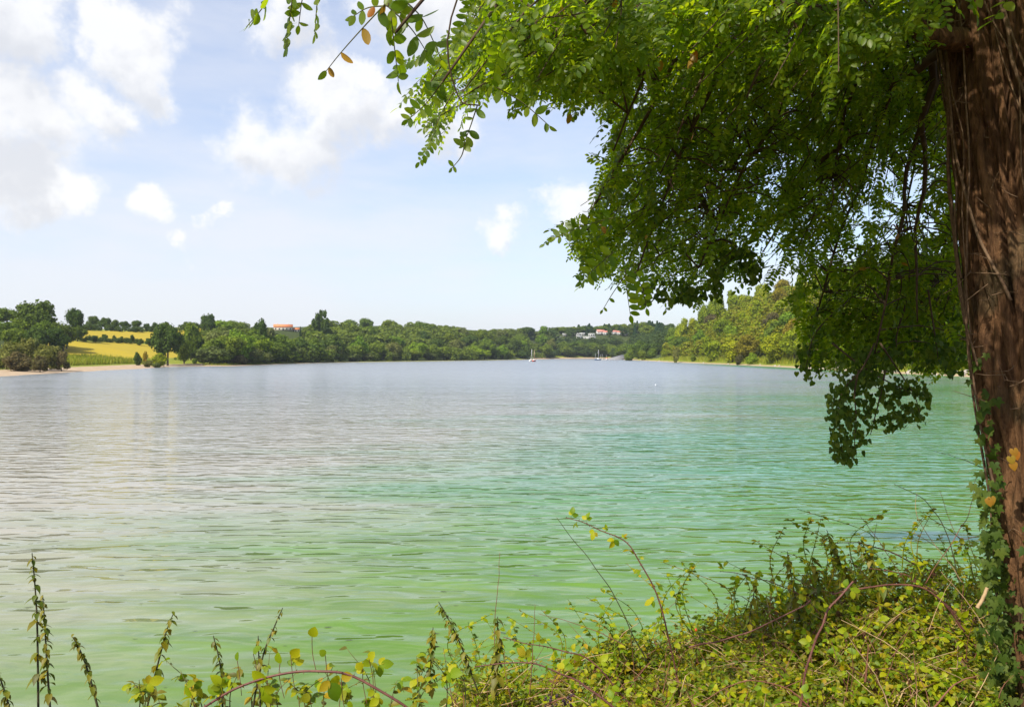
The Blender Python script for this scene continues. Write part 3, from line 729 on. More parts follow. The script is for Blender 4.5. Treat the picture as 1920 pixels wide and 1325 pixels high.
thicket(90, (150, 300), (360, 520), 100, 108, (1.6, 3.6), 'thicket_dark', 'low dark hedge dividing the two yellow fields')
thicket(120, (140, 420), (440, 640), 148, 165, (1.5, 5), 'thicket_dark', 'ragged hedge along the skyline above the yellow fields')
thicket(14, (250, 420), (270, 420), 38, 48, (1.2, 3), 'thicket_green', 'bushes along the lower edge of the yellow field')
thicket(800, (385, 1060), (330, 960), 7, 150, (5, 11), 'thicket_green', 'green undergrowth closing the wood along the opposite shore')
thicket(330, (570, 1062), (480, 960), 60, 130, (11, 17), 'thicket_green', 'crowns of the wood behind the first trees along the opposite shore')
thicket(0 + 60, (395, 500), (400, 560), 60, 140, (8, 13), 'thicket_green', 'crowns of the wood left of the farmhouse')
thicket(560, (1030, 1260), (760, 1180), 8, 190, (5, 12), 'thicket_dark', 'dark undergrowth of the hill at the far end')
thicket(1300, (1245, 1900), (200, 690), 15, 125, (5, 12), 'thicket_yellow', 'yellow green undergrowth of the steep wooded hill')

# ------------------------------------------------------------------ boats and jetty
def hull(L, B, Hh):
    n = 13; V = []
    for k in range(n):
        u = k / (n - 1); b = B / 2 * (np.sin(np.pi * min(1, .22 + u * .5) ) if u < .55 else np.cos((u - .55) / .45 * np.pi / 2) ** .7); b = max(b, .02)
        sh = Hh * (1 + .25 * (u - .4) ** 2 * 2)
        V.append([(-L / 2 + L * u, sy * b * q, zz) for (sy, q, zz) in ((-1, 1, sh), (-1, .85, .1), (-1, .05, -.35), (1, .05, -.35), (1, .85, .1), (1, 1, sh))])
    V = np.array(V); i, j = np.meshgrid(np.arange(n - 1), np.arange(6), indexing='ij'); k = (j + 1) % 6
    f = np.stack((i * 6 + j, (i + 1) * 6 + j, (i + 1) * 6 + k, i * 6 + k), -1).reshape(-1, 4)
    e = (n - 1) * 6
    return V.reshape(-1, 3), [f, np.array(((0, 1, 2, 3, 4, 5), (e + 5, e + 4, e + 3, e + 2, e + 1, e)))]


def sailboat(x, d, L, mast, rz, hm, mm, label, sail=True):
    o = thing('sailboat', label, 'sailboat', ((x - 960) / F * d, d, .25), None, rz)
    MB().add(*hull(L, L * .33, .75)).obj('hull', M[hm], o)
    MB().add(*tube([(L * .08, 0, .6), (L * .08, 0, mast)], [.13, .09], 7)).obj('mast', M[mm], o)
    MB().add(*tube([(L * .08, 0, 1.7), (-L * .38, 0, 1.6)], [.07, .06], 6)).obj('boom', M[mm], o)
    c = np.array([(-L * .12, -.8, .78), (L * .25, -.55, .78), (L * .25, .55, .78), (-L * .12, .8, .78), (-L * .10, -.62, 1.35), (L * .16, -.42, 1.25), (L * .16, .42, 1.25), (-L * .10, .62, 1.35)])
    MB().add(c, np.array(((4, 5, 6, 7), (0, 1, 5, 4), (1, 2, 6, 5), (2, 3, 7, 6), (3, 0, 4, 7)))).obj('cabin', M['white' if hm != 'white' else 'cream'], o)
    if sail: MB().add(*tube(spline([(L * .04, 0, 1.85), (-L * .15, 0, 1.9), (-L * .36, 0, 1.75)], 7), [.10, .2, .22, .2, .18, .14, .08], 7)).obj('furled_sail', M['cream'], o)
    mb = MB()
    for e in ((L * .48, 0, .9), (-L * .47, 0, .8), (L * .05, L * .14, .75), (L * .05, -L * .14, .75)): mb.add(*tube([(L * .08, 0, mast - .1), e], [.012, .012], 3))
    mb.obj('rigging', M['alu'], o)
    return o
sailboat(996.5, 560, 6.0, 8.4, 1.1, 'white', 'alu', 'white hulled sailboat with a pale mast moored mid lake')
sailboat(1001.5, 545, 6.2, 7.8, 1.25, 'red', 'wood_mast', 'red hulled sailboat with a brown mast beside the white one')
sailboat(1121, 680, 6.0, 8.6, .2, 'blue', 'alu', 'blue sailboat with bare mast moored at the jetty end', False)
for k, (x, h, lb) in enumerate([(1116, 5.5, 'thin grey mast of the dinghy left of the blue sailboat'), (1126, 4.6, 'thin grey mast of the dinghy just right of the blue sailboat'), (1129, 5, 'second thin grey mast right of the blue sailboat'), (1137, 4.2, 'dinghy with mast by the orange canvas on the jetty')]):
    o = thing('dinghy', lb.replace('thin grey mast of the dinghy', 'small dinghy with thin mast').replace('second thin grey mast', 'second small dinghy with thin mast'), 'dinghy', ((x - 960) / F * 700, 700, .15), 'dinghies moored by the jetty', 1.2)
    MB().add(*hull(3.6, 1.4, .45)).obj('hull', M['white'], o); MB().add(*tube([(.5, 0, .3), (.5, 0, h)], [.06, .05], 5)).obj('mast', M['alu'], o)
a, b = (1124 - 960) / F * 690, (1160 - 960) / F * 690
o = thing('jetty', 'low white floating jetty reaching out from the boat ramp', 'jetty', ((a + b) / 2, 690, 0))
v, f = boxg((0, 0, .38), (b - a, 2.0, .3)); MB().add(v, f).obj('deck', M['plank'], o)
for k in range(5):
    v, f = boxg(((k - 2) * (b - a) / 4.4, 0, .12), (1.6, 1.7, .4)); MB().add(v, f).obj('float', M['white'], o)
o = thing('covered_boat', 'small boat under an orange red cover on the jetty', 'boat', ((1137.5 - 960) / F * 689, 689, .55), None, 1.4)
MB().add(*hull(3.2, 1.4, .5)).obj('hull', M['white'], o)
mb = MB(); iv, fi = ico(); vv = iv * np.array((1.5, .75, 1.0)) + np.array((0, 0, .6)); vv[:, 2] = np.maximum(vv[:, 2], .5); mb.add(vv, fi); mb.obj('cover', M['redwhite'], o)
# boat ramp: a concrete slab sloping into the water
rp = np.array([(82, 716, -.3), (97, 716, -.2), (120, 806, 4.2), (110, 806, 4.2)], float)
v = np.vstack((rp + (0, 0, .2), rp - (0, 0, .3))); tag(MB().add(v, np.array(((0, 1, 2, 3), (7, 6, 5, 4), (0, 4, 5, 1), (1, 5, 6, 2), (2, 6, 7, 3), (3, 7, 4, 0)))).obj('boat_ramp', M['concrete']), 'pale grey concrete boat ramp sloping into the lake by the spit', 'boat ramp')
o = thing('buoy', 'tiny white buoy floating off the right shore', 'buoy', ((1229 - 960) / F * 131, 131, 0)); iv, fi = ico()
MB().add(iv * .08 + np.array((0, 0, .03)), fi).obj('float', M['white'], o, True)
# thin dark slivers lying flat on the water
mb = MB(); n = 100; d = 1 / R.uniform(1 / 60, 1 / 12, n); x = R.uniform(-20, 1750, n); th = R.randn(n) * .25
sl = leaf_tpl([(.3, .07), (.7, .06)], .1, .0)
scatter(mb, sl, np.stack(((x - 960) / F * d, d, 0 * d + .012), -1), frames(np.stack((np.cos(th), np.sin(th), 0 * th), -1), np.tile((0, 0, 1.), (n, 1))), R.uniform(.06, .2, n))
tag(mb.obj('flecks', M['flecks']), 'dark slivers lying on the green water', 'flecks', kind='stuff')

exec_near = True
# ------------------------------------------------------------------ the near tree
TREE = thing('locust_tree', 'old locust tree with rough brown bark leaning in beside the water', 'tree', (2.5, 3.6, 2.8))
TO = np.array((2.5, 3.6, 2.8))
ctr = spline([(2.53, 3.62, 2.55), (2.50, 3.6, 3.41), (2.44, 3.6, 4.186), (2.29, 3.6, 5.386), (2.16, 3.6, 6.59), (2.10, 3.65, 8.2), (1.9, 3.8, 10.5)], 330)
NR = 120; rad = np.interp(np.linspace(0, 1, 330), [0, .06, .15, .5, .8, 1], [.30, .215, .21, .215, .18, .09])
th = np.arange(NR) / NR * 2 * np.pi
V = np.zeros((330, NR, 3))
for a in range(330):
    for b in range(NR):
        z = ctr[a, 2]; q = th[b]
        n0 = mnoise.noise(Vector((math.cos(q) * 1.2, math.sin(q) * 1.2, z * .55)))
        rdg = abs(mnoise.noise(Vector((math.cos(q) * 5.5 + n0 * .6, math.sin(q) * 5.5, z * 1.1))))
        rd2 = mnoise.noise(Vector((math.cos(q) * 14, math.sin(q) * 14, z * 3.2)))
        r_ = rad[a] * (1 + .09 * n0) + .055 * min(1, rdg * 2.6) - .036 + .014 * rd2
        V[a, b] = (ctr[a, 0] + r_ * math.cos(q), ctr[a, 1] + r_ * math.sin(q), z)
i, j = np.meshgrid(np.arange(329), np.arange(NR), indexing='ij'); k = (j + 1) % NR
mb = MB(); mb.add(V.reshape(-1, 3) - TO, np.stack((i * NR + j, i * NR + k, (i + 1) * NR + k, (i + 1) * NR + j), -1).reshape(-1, 4)); mb.obj('trunk', M['bark_near'], TREE, True)


def on_trunk(z, q, lift=0.01):
    a = int(np.clip(np.searchsorted(ctr[:, 2], z), 1, 329)); c_ = ctr[a]; r_ = rad[a] + .008 + lift
    return np.array((c_[0] + r_ * math.cos(q), c_[1] + r_ * math.sin(q), z))


def bez(a, b, c_, n): u = np.linspace(0, 1, n)[:, None]; return (1 - u) ** 2 * a + 2 * u * (1 - u) * b + u * u * c_

LIMBS = []
ends = [(740, 60, 2.1), (830, 150, 2.5), (980, 120, 2.8), (1090, 430, 3.9), (1190, 520, 4.0), (1310, 500, 4.3), (1430, 470, 4.7), (1520, 620, 5.2), (1640, 660, 4.6), (1150, 280, 3.5), (1270, 250, 3.4),
        (1400, 180, 3.1), (1560, 330, 4.3), (1700, 380, 4.9), (560, -90, 2.0), (1500, 60, 2.9), (1760, 560, 5.4), (1330, 380, 5.0), (1650, 200, 5.6), (1100, 60, 2.5), (1720, 600, 4.3)]
for (x, y, d) in ends:
    e = px(x, y, d); z0 = float(np.clip(6.3 + (e[0] < .9) * .8 + random.random() * 1.2, 5.6, 8.2))
    a = int(np.searchsorted(ctr[:, 2], z0)); s_ = ctr[min(a, 329)]
    mid = (s_ + e) / 2 + np.array((random.uniform(-.2, .2), random.uniform(-.3, .3), .55 + .35 * random.random()))
    P = bez(s_, mid, e, 26); P += np.array([[mnoise.noise(Vector((k * .35, x * .01, q))) * .06 * math.sin(math.pi * k / 25) for q in (0, 5, 9)] for k in range(26)])
    L = np.linalg.norm(e - s_); r0 = .022 + .012 * random.random()
    LIMBS.append(P); MB().add(*tube(P - TO, np.linspace(r0, .004, 26), 7)).obj('limb', M['twig'], TREE, True)
# the broken stub of a limb beside the trunk
P = spline([px(1830, 75, 3.55), px(1780, 70, 3.5), px(1735, 62, 3.45), px(1712, 38, 3.42)], 14); MB().add(*tube(P - TO, np.linspace(.058, .034, 14), 12)).obj('branch_stub', M['bark_near'], TREE, True)
LP = np.concatenate(LIMBS)

# leaflets and pinnate leaves
lf_hi = leaf_tpl([(.10, .13), (.30, .235), (.55, .26), (.78, .20), (.93, .09)], .22, .12)
lf_lo = leaf_tpl([(.22, .2), (.6, .255), (.88, .13)], .22, .12)
LEAFLET = [MB().add(*leaf_tpl([(.10, .13), (.30, .235), (.55, .26), (.78, .20), (.93, .09)], fo, dr)).mesh('leaflet', M['robinia']) for fo, dr in ((.15, .1), (.35, .2), (.05, .05))]
LEAFLET_Y = [MB().add(*lf_hi).mesh('leaflet', M['yellow_leaf'])]


def pinnate(r, lo=True):
    """a pinnate leaf: rachis along +x, length 1, leaflets in pairs"""
    np_ = r.randint(5, 9); u = np.linspace(.2, .93, np_); drp = r.uniform(.05, .35); bend = r.uniform(-.15, .15)
    cx = lambda s: np.stack((s, bend * s * s, -drp * s * s), -1)
    pos = np.concatenate((cx(u), cx(u), cx(np.array([1.0])))); n = len(pos)
    sd = np.concatenate((np.ones(np_), -np.ones(np_), [0]))
    ang = r.uniform(1.0, 1.35, n); fwd = np.where(sd == 0, 1, np.cos(ang)); dirs = np.stack((fwd, sd * np.sin(ang), r.uniform(-.45, .05, n)), -1)
    nr = np.stack((r.randn(n) * .25, r.randn(n) * .3, 1 + 0 * fwd), -1); size = r.uniform(.17, .23, n) * np.where(np.concatenate((u, u, [.6])) > .85, .8, 1)
    mb = MB(); mb.add(*tube(cx(np.linspace(0, 1, 7)), np.linspace(.008, .004, 7), 3, False))
    scatter(mb, lf_lo if lo else lf_hi, pos, frames(dirs, nr), size)
    return mb
PIN = [pinnate(np.random.RandomState(70 + k), False) for k in range(10)]
PIN_T = [(np.concatenate(p.v), [f for f in p.f]) for p in PIN]
PIN_M = [p.mesh('leaf', M['robinia']) for p in PIN]

canopy = [(860, -60), (890, 40), (845, 75), (800, 85), (785, 120), (785, 150), (760, 215), (800, 262), (825, 215), (870, 185), (960, 165), (1010, 185), (1060, 200), (1100, 195), (1142, 222), (1146, 262), (1122, 310), (1108, 360), (1075, 398), (1038, 440),
          (1078, 482), (1098, 515), (1170, 535), (1200, 515), (1240, 540), (1290, 555), (1330, 540), (1370, 500), (1425, 515), (1440, 475), (1470, 500), (1492, 515), (1478, 560), (1500, 605), (1485, 650), (1500, 695), (1560, 690),
          (1600, 680), (1640, 712), (1700, 690), (1740, 712), (1785, 690), (1840, 690), (1850, 600), (1850, -60)]
holes = [(1700, 330, 65, .7), (1610, 400, 45, .75), (1755, 400, 38, .7), (1660, 300, 42, .6), (1580, 470, 34, .6), (1440, 440, 34, .85), (1460, 490, 28, .9), (1760, 260, 35, .45), (1540, 400, 40, .4), (1660, 440, 40, .5), (1330, 500, 25, .5), (1700, 520, 30, .4), (1560, 640, 30, .5), (1720, 660, 40, .5), (1600, 690, 40, .6), (1480, 540, 30, .6), (1060, 190, 30, .5), (990, 120, 40, .3)]
sp_pos, sp_dir, sp_len = [], [], []


def dep(x, y, r):
    base = 2.25 + 2.0 * np.clip(y / 600, 0, 1) + 0.5 * np.clip((x - 900) / 700, 0, 1)
    base = base + .75 * np.clip((x - 1000) / 250, 0, 1) * np.exp(-((y - 170) / 130) ** 2)
    d = base + r ** 1.3 * 2.3
    return np.where((x > 1760), np.maximum(d, 4.1), d)

N = 2250; x = R.uniform(750, 1850, N * 4); y = R.uniform(-60, 715, N * 4); ok = inpoly(x, y, canopy) & (R.rand(len(x)) < np.clip(.34 + (x - 800) / 520, .34, 1) * (1 - .38 * np.exp(-((x - 1330) / 260) ** 2 - ((y - 300) / 170) ** 2)))
for (hx, hy, hr, hp) in holes: ok &= ~((np.hypot(x - hx, y - hy) < hr * (0.8 + .4 * R.rand(len(x)))) & (R.rand(len(x)) < hp))
x, y = x[ok][:N], y[ok][:N]; N = len(x); d = dep(x, y, R.rand(N))
P0 = np.stack(((x - 960) / F * d, d, HC + (HY - y) / F * d), -1)
# above and behind the frame the crown goes on, shaped to shade trunk and leaves
K = 900; Q = unit(R.randn(K, 3)) * (R.rand(K, 1) ** .4) * np.array((2.0, 2.3, 1.7)) + np.array((2.3, 3.4, 7.9)); qx, qy = proj(np.where(Q[:, 1:2] > .4, Q, np.array((0, .4, 30.))))
Q = Q[(qy < -40) | (qx > 1990)]; Q = Q[Q[:, 1] > .8]
base = np.concatenate((P0, Q)); NB = len(base)
outw = unit(base - np.array((2.3, 3.6, 0)) * 1.0); outw[:, 2] = 0; outw = unit(outw)
leafP, leafD, leafS, leafN, leafB, twl = [], [], [], [], [], {}
tw = MB()
for k in range(NB):
    b = base[k]; dr = unit(outw[k] * .8 + np.array((R.randn() * .35, R.randn() * .35, -.45 + R.randn() * .3))); L = R.uniform(.18, .42); inview = k < N
    nl = 4 if inview else 3
    tip = b + dr * L + np.array((0, 0, -.10 * L))
    if inview and k % 2 == 0:
        q = LP[np.argmin(((LP - b) ** 2).sum(1))]
        if np.linalg.norm(q - b) > .9: q = b + (q - b) * .9 / np.linalg.norm(q - b)
        twl[k] = spline([q, (q + b) / 2 + np.array((0, 0, .05)), b, tip], 8)
    for s in range(nl):
        u = (s + .4) / nl; side = 1 if s % 2 else -1
        sv = unit(np.cross(dr, (0, 0, 1)) * side + R.randn(3) * .35)
        leafB.append(k); leafP.append(b + dr * L * u); leafD.append(unit(dr * .55 + sv * .75 + np.array((0, 0, -.35 + R.randn() * .35)))); leafS.append(R.uniform(.11, .19) if inview else R.uniform(.2, .3)); leafN.append(unit(np.array((-.25, -.15, 1)) + R.randn(3) * .45))
leafP, leafD, leafS, leafN = map(np.array, (leafP, leafD, leafS, leafN)); tips = leafP + leafD * leafS[:, None]
tx, ty = proj(tips); bx_, by_ = proj(leafP)
infr = (by_ > -60) & (bx_ < 1930) & (leafP[:, 1] > .5)
keep = ~infr | ((inpoly(tx, ty, canopy) | (ty < -50)) & inpoly(bx_, by_, canopy))
for (hx, hy, hr, hp) in holes[:11]: keep &= ~(infr & (np.hypot((tx + bx_) / 2 - hx, (ty + by_) / 2 - hy) < hr * .6) & (R.rand(len(tx)) < hp))
leafP, leafD, leafS, leafN, infr = leafP[keep], leafD[keep], leafS[keep], leafN[keep], infr[keep]
alive = set(np.array(leafB)[keep].tolist())
for k, P in twl.items():
    ux, uy = proj(P)
    if k in alive and inpoly(ux, uy, canopy).all(): tw.add(*tube(P - TO, np.linspace(.005, .002, 8), 4, False))
# long leaves reaching out along the edge of the crown
ce = np.array(canopy[1:36], float); seg = np.linalg.norm(np.diff(ce, axis=0), axis=1); cs_ = np.concatenate(([0], np.cumsum(seg))); ne = 95; uu = np.sort(R.uniform(0, cs_[-1], ne))
ex, ey = np.interp(uu, cs_, ce[:, 0]), np.interp(uu, cs_, ce[:, 1]); ed = dep(ex, ey, R.rand(ne) * .5); ep = np.stack(((ex + 34 - 960) / F * ed, ed, HC + (HY - ey + 16) / F * ed), -1)
edr = unit(np.stack((-.75 + R.randn(ne) * .35, R.randn(ne) * .35, -.55 + R.randn(ne) * .4), -1)); els = R.uniform(.13, .2, ne); en = unit(np.array((-.2, -.45, .75)) + R.randn(ne, 3) * .35)
leafP = np.vstack((leafP, ep)); leafD = np.vstack((leafD, edr)); leafS = np.append(leafS, els); leafN = np.vstack((leafN, en)); infr = np.append(infr, np.ones(ne, bool)); keep = np.append(keep, np.ones(ne, bool)); by_ = np.append(by_, ey)
rot = frames(leafD, leafN); var = R.randint(0, 10, len(leafP))
show = np.where(infr & (by_[keep] > -10), leafS / leafP[:, 1], 0); bigk = np.argsort(-show)[:270]; isbig = np.zeros(len(leafP), bool); isbig[bigk] = True
mb = MB()
for v_ in range(10):
    s_ = (var == v_) & ~isbig; scatter(mb, PIN_T[v_], leafP[s_] - TO, rot[s_], leafS[s_])
fo = mb.obj('foliage', M['robinia'], TREE, True); fo['kind'] = 'stuff'
for k in bigk:
    o = link('leaf', PIN_M[var[k]], TREE); o.matrix_local = mat4(rot[k], leafP[k] - TO, leafS[k])
tw.obj('twigs', M['twig'], TREE)['kind'] = 'stuff'

# the leaves that stand out against the sky, leaflet by leaflet
def spray(pts, d, n, size, yellow=0.0, one=False, both=True, green=True, face=None):
    size *= 1.3 if d < 2.2 else 1.12
    P = spline([px(a, b, d + .04 * i) for i, (a, b) in enumerate(pts)], 16)
    o = link('leaf', MB().add(*tube(P - TO, np.linspace(.0022, .0011, 16), 4)).mesh('leaf', M['twig_green']), TREE)
    T = unit(np.gradient(P, axis=0)); vn = face if face is not None else unit(np.array((random.uniform(-.3, .3), -1.0, random.uniform(-.1, .5))))
    us = np.linspace(.12, .96, n)
    for k, u in enumerate(us):
        i = int(u * 15); side = unit(np.cross(T[i], vn))
        for sd in ((-1, 1) if both else (-1,)):
            if random.random() < .08: continue
            dr = unit(side * sd + T[i] * random.uniform(.15, .6) + R.randn(3) * .16); nn = unit(-vn + R.randn(3) * .35)
            q = link('leaflet', random.choice(LEAFLET_Y if random.random() < yellow else LEAFLET), o); q.matrix_local = mat4(frames(dr[None], nn[None])[0], P[i] - TO, size * random.uniform(.8, 1.12) * (.75 if u > .9 else 1))
    q = link('leaflet', random.choice(LEAFLET), o); dr = unit(T[-1] + R.randn(3) * .1); q.matrix_local = mat4(frames(dr[None], unit(-vn + R.randn(3) * .2)[None])[0], P[-1] - TO, size * .7)
side = unit(np.array((-.75, -.45, .45)))
spray([(520, -30), (490, 15), (462, 48)], 2.0, 6, .032, face=unit(np.array((-.9, -.35, .2))))
spray([(552, -40), (545, 20), (540, 55), (537, 88)], 2.0, 8, .032, face=unit(np.array((-.75, -.6, .2))))
spray([(575, -40), (566, 0), (560, 45)], 2.0, 5, .028, face=unit(np.array((.4, -.8, .2))))
spray([(600, -40), (594, 10), (590, 62)], 2.05, 8, .028, face=unit(np.array((-.9, -.4, .2))))
spray([(722, 5), (680, 50), (640, 95), (612, 130)], 2.0, 4, .036, .45, both=False, face=unit(np.array((.2, -1, .1))))
spray([(728, 8), (690, 12), (662, 28)], 2.0, 4, .030, .2)
spray([(733, 30), (740, 90), (747, 150)], 2.05, 7, .038, face=unit(np.array((.85, -.5, .2))))
spray([(728, 10), (770, 50), (800, 95)], 2.1, 4, .046)
spray([(755, -5), (790, 30), (815, 80), (828, 110)], 2.2, 4, .046)
spray([(735, -20), (745, 5), (752, 25)], 2.1, 3, .04)
spray([(930, 160), (980, 190), (1030, 233)], 2.35, 6, .036, face=unit(np.array((.05, -1, .15))))
spray([(895, 195), (880, 240), (870, 265)], 2.3, 5, .034)
spray([(872, 265), (865, 290), (848, 312)], 2.3, 2, .030)
spray([(850, 170), (825, 215), (808, 262)], 2.3, 8, .030, face=unit(np.array((-.8, -.5, .3))))
spray([(830, 150), (800, 190), (765, 222)], 2.3, 7, .034)
spray([(1150, 405), (1095, 420), (1042, 443)], 3.4, 8, .052, face=unit(np.array((.1, -.9, .4))))
spray([(1172, 500), (1176, 545), (1182, 588)], 3.4, 7, .05, both=False, face=unit(np.array((.1, -1, 0))))
spray([(1175, 510), (1150, 545), (1130, 578)], 3.4, 4, .03, both=False)
spray([(1190, 505), (1205, 540), (1212, 575)], 3.5, 6, .048)
spray([(1150, 470), (1115, 500), (1090, 525)], 3.5, 6, .048)
MB().add(*tube(spline([px(760, -90, 2.1), px(735, -20, 2.05), px(727, 10, 2.0)], 8) - TO, np.linspace(.0035, .002, 8), 6)).obj('twig', M['twig'], TREE)
MB().add(*tube(spline([px(900, -120, 2.2), px(840, 60, 2.25), px(860, 180, 2.3), px(900, 195, 2.3)], 12) - TO, np.linspace(.003, .002, 12), 6)).obj('twig', M['twig'], TREE)
for (x, y, d) in [(1300, 95, 2.9), (1295, 100, 2.9), (1306, 92, 2.92), (1298, 108, 2.9), (1052, 5, 2.4), (1070, 210, 3.0), (1300, 245, 3.2), (1130, 420, 3.6), (1215, 440, 3.7), (1565, 100, 3.2), (1270, 20, 2.8), (1150, 12, 2.6), (1690, 490, 4.4), (1625, 500, 4.4), (1240, 110, 2.9), (1685, 435, 4.3)]:
    q = link('leaf', LEAFLET_Y[0], TREE); q.name = 'leaf'; dr = unit(R.randn(3) * .5 + np.array((0, 0, -1))); q.matrix_local = mat4(frames(dr[None], unit(np.array((0, -1., .2)) + R.randn(3) * .4)[None])[0], px(x, y, d) - TO, .04); q['label'] = 'yellowed leaf in the green crown'

# ------------------------------------------------------------------ ivy
def ivy_tpl(k):
    a = np.array([-.0, .62, 1.05, 1.5, 2.0, 2.55, 2.95]) if k else np.linspace(0, 2.9, 7)
    r_ = np.array([1.05, .5, .9, .46, .66, .52, .3]) if k else np.array([1.0, .72, .62, .60, .58, .5, .28])
    right = np.stack((.42 + r_ * np.cos(a) * .58, r_ * np.sin(a) * .58, -.12 * r_ ** 2), -1); left = right[1:] * np.array((1, -1, 1))
    v = np.vstack(((.42, 0, .03), right, left)); nr = len(right); f = [(0, i, i + 1) for i in range(1, nr)] + [(0, 1 + nr, 1)] + [(0, i + 1, i) for i in range(1 + nr, nr + len(left))]
    f.append((0, nr + len(left), nr))
    return v, [np.array(f)]
IV = [ivy_tpl(1), ivy_tpl(0)]; IV_M = [MB().add(*q).mesh('leaf', M['ivy']) for q in IV]


def ivy_leaves(root, org, P, D, Nn, sz, k, cap=280, wild=None):
    rot = frames(D, Nn); order = np.argsort(-(sz / np.maximum(P[:, 1], .5))); bigk = order[:cap]; rest = order[cap:]
    for q in bigk:
        o = link('leaf', IV_M[k if R.rand() < .8 else 1 - k], root); o.matrix_local = mat4(rot[q], P[q] - org, sz[q])
    if len(rest):
        mb = MB(); scatter(mb, IV[k], P[rest] - org, rot[rest], sz[rest]); mb.obj('foliage', M['ivy'], root)['kind'] = 'stuff'

IVY = thing('climbing_ivy', 'dark climbing ivy with woody stems wrapped round the near trunk', 'ivy', tuple(TO))
for k in range(13):
    q0 = math.radians(R.uniform(150, 290)); z0 = R.uniform(2.8, 4.4) if k % 3 == 0 else R.uniform(4.6, 5.5); z1 = R.uniform(6.2, 8.0); n = 70; zs = np.linspace(z0, z1, n); q = q0 + np.interp(np.arange(n), np.linspace(0, n - 1, 15), np.cumsum(R.randn(15) * .13)) + .22 * np.sin(zs * R.uniform(1.5, 4) + k) + R.uniform(-.35, .35) * (zs - z0)
    q = np.convolve(np.pad(q, 3, 'edge'), np.ones(7) / 7, 'valid'); P = np.array([on_trunk(zz, qq, .014 + .012 * abs(math.sin(zz * 3 + k))) for zz, qq in zip(zs, q)])
    r0 = R.uniform(.003, .0115); MB().add(*tube(P - TO, np.linspace(r0, r0 * .6, n), 6)).obj('stem', M['vine'], IVY, True)
tw = MB()
for k in range(90):
    zz = R.uniform(4.2, 7); q = math.radians(R.uniform(160, 290)); a = on_trunk(zz, q, .02); dv = unit(R.randn(3) * np.array((1, .5, .7)) + np.array((math.cos(q), math.sin(q), 0)) * .5) * R.uniform(.04, .16)
    tw.add(*tube(spline([a, a + dv * .5 + R.randn(3) * .01, a + dv], 5) - TO, np.linspace(.0025, .001, 5), 4, False))
tw.obj('rootlets', M['vine'], IVY)['kind'] = 'stuff'
PP, DD, NN, SS = [], [], [], []
n = 0
while n < 500:
    y = R.uniform(640, 1330); x = R.uniform(np.interp(y, [640, 780, 1000, 1330], [1828, 1836, 1850, 1858]), 1935); z = HC + (HY - y) / F * 3.4
    dens_ = np.interp(y, [640, 720, 780, 860, 950, 1050, 1330], [.25, .5, .5, .35, .75, 1, 1])
    lim = np.interp(y, [640, 900, 1000, 1050, 1150, 1330], [1856, 1878, 1905, 1925, 1935, 1935])
    if R.rand() > dens_ or x > lim: continue
    q = math.radians(R.uniform(170, 285)) if x > 1862 else math.radians(R.uniform(160, 215))
    p = on_trunk(z, q, R.uniform(.01, .10)); X_ = (x - 960) / F * p[1]
    if x < 1875: p = np.array((X_, p[1] + R.uniform(-.05, .1), z))
    else: p = on_trunk(z, math.acos(np.clip((X_ - on_trunk(z, 0, 0)[0] + .26) / .27, -1, 1)) * -1, R.uniform(.01, .09))
    out = np.array((-.6, -.7, 0)); PP.append(p); DD.append(unit(np.array((R.randn() * .4 - .2, -.25, -1)))); NN.append(unit(out + np.array((0, 0, .7)) + R.randn(3) * .6)); SS.append(R.uniform(.035, .066)); n += 1
ivy_leaves(IVY, TO, np.array(PP), np.array(DD), np.array(NN), np.array(SS), 0)
for (x, y) in [(1898, 832), (1893, 846), (1902, 838), (1897, 858), (1852, 925), (1856, 922)]:
    z = HC + (HY - y) / F * 3.35; p = px(x, y, 3.33); o = link('leaf', MB().add(*IV[1]).mesh('leaf', M['yellow_leaf']), IVY); o.matrix_local = mat4(frames(np.array(((0.2, -.2, -1.),)), np.array(((-.3, -1, .3),)))[0], p - TO, .05); o['label'] = 'orange dying ivy leaf'

HI = thing('hanging_ivy', 'dark ivy trailing in dense tassels from the lowest locust branches', 'ivy', tuple(px(1600, 690, 4.4)))
HO = np.array(HI.location)
for pts, d in (([(1640, 640), (1615, 690), (1580, 730), (1572, 780), (1580, 850)], 4.4), ([(1650, 640), (1690, 700), (1715, 740), (1725, 775)], 4.5), ([(1610, 690), (1602, 735), (1605, 780), (1600, 860)], 4.4), ([(1660, 690), (1650, 740), (1640, 780), (1632, 812)], 4.45), ([(1590, 560), (1530, 620), (1510, 690)], 4.8), ([(1700, 560), (1680, 640), (1700, 700)], 4.7),
               ([(1560, 640), (1625, 690), (1700, 730), (1730, 745)], 4.5), ([(1740, 540), (1755, 640), (1760, 680)], 4.6)):
    MB().add(*tube(spline([px(a, b, d) for a, b in pts], 20) - HO, np.linspace(.006, .002, 20), 5)).obj('stem', M['twig'], HI)
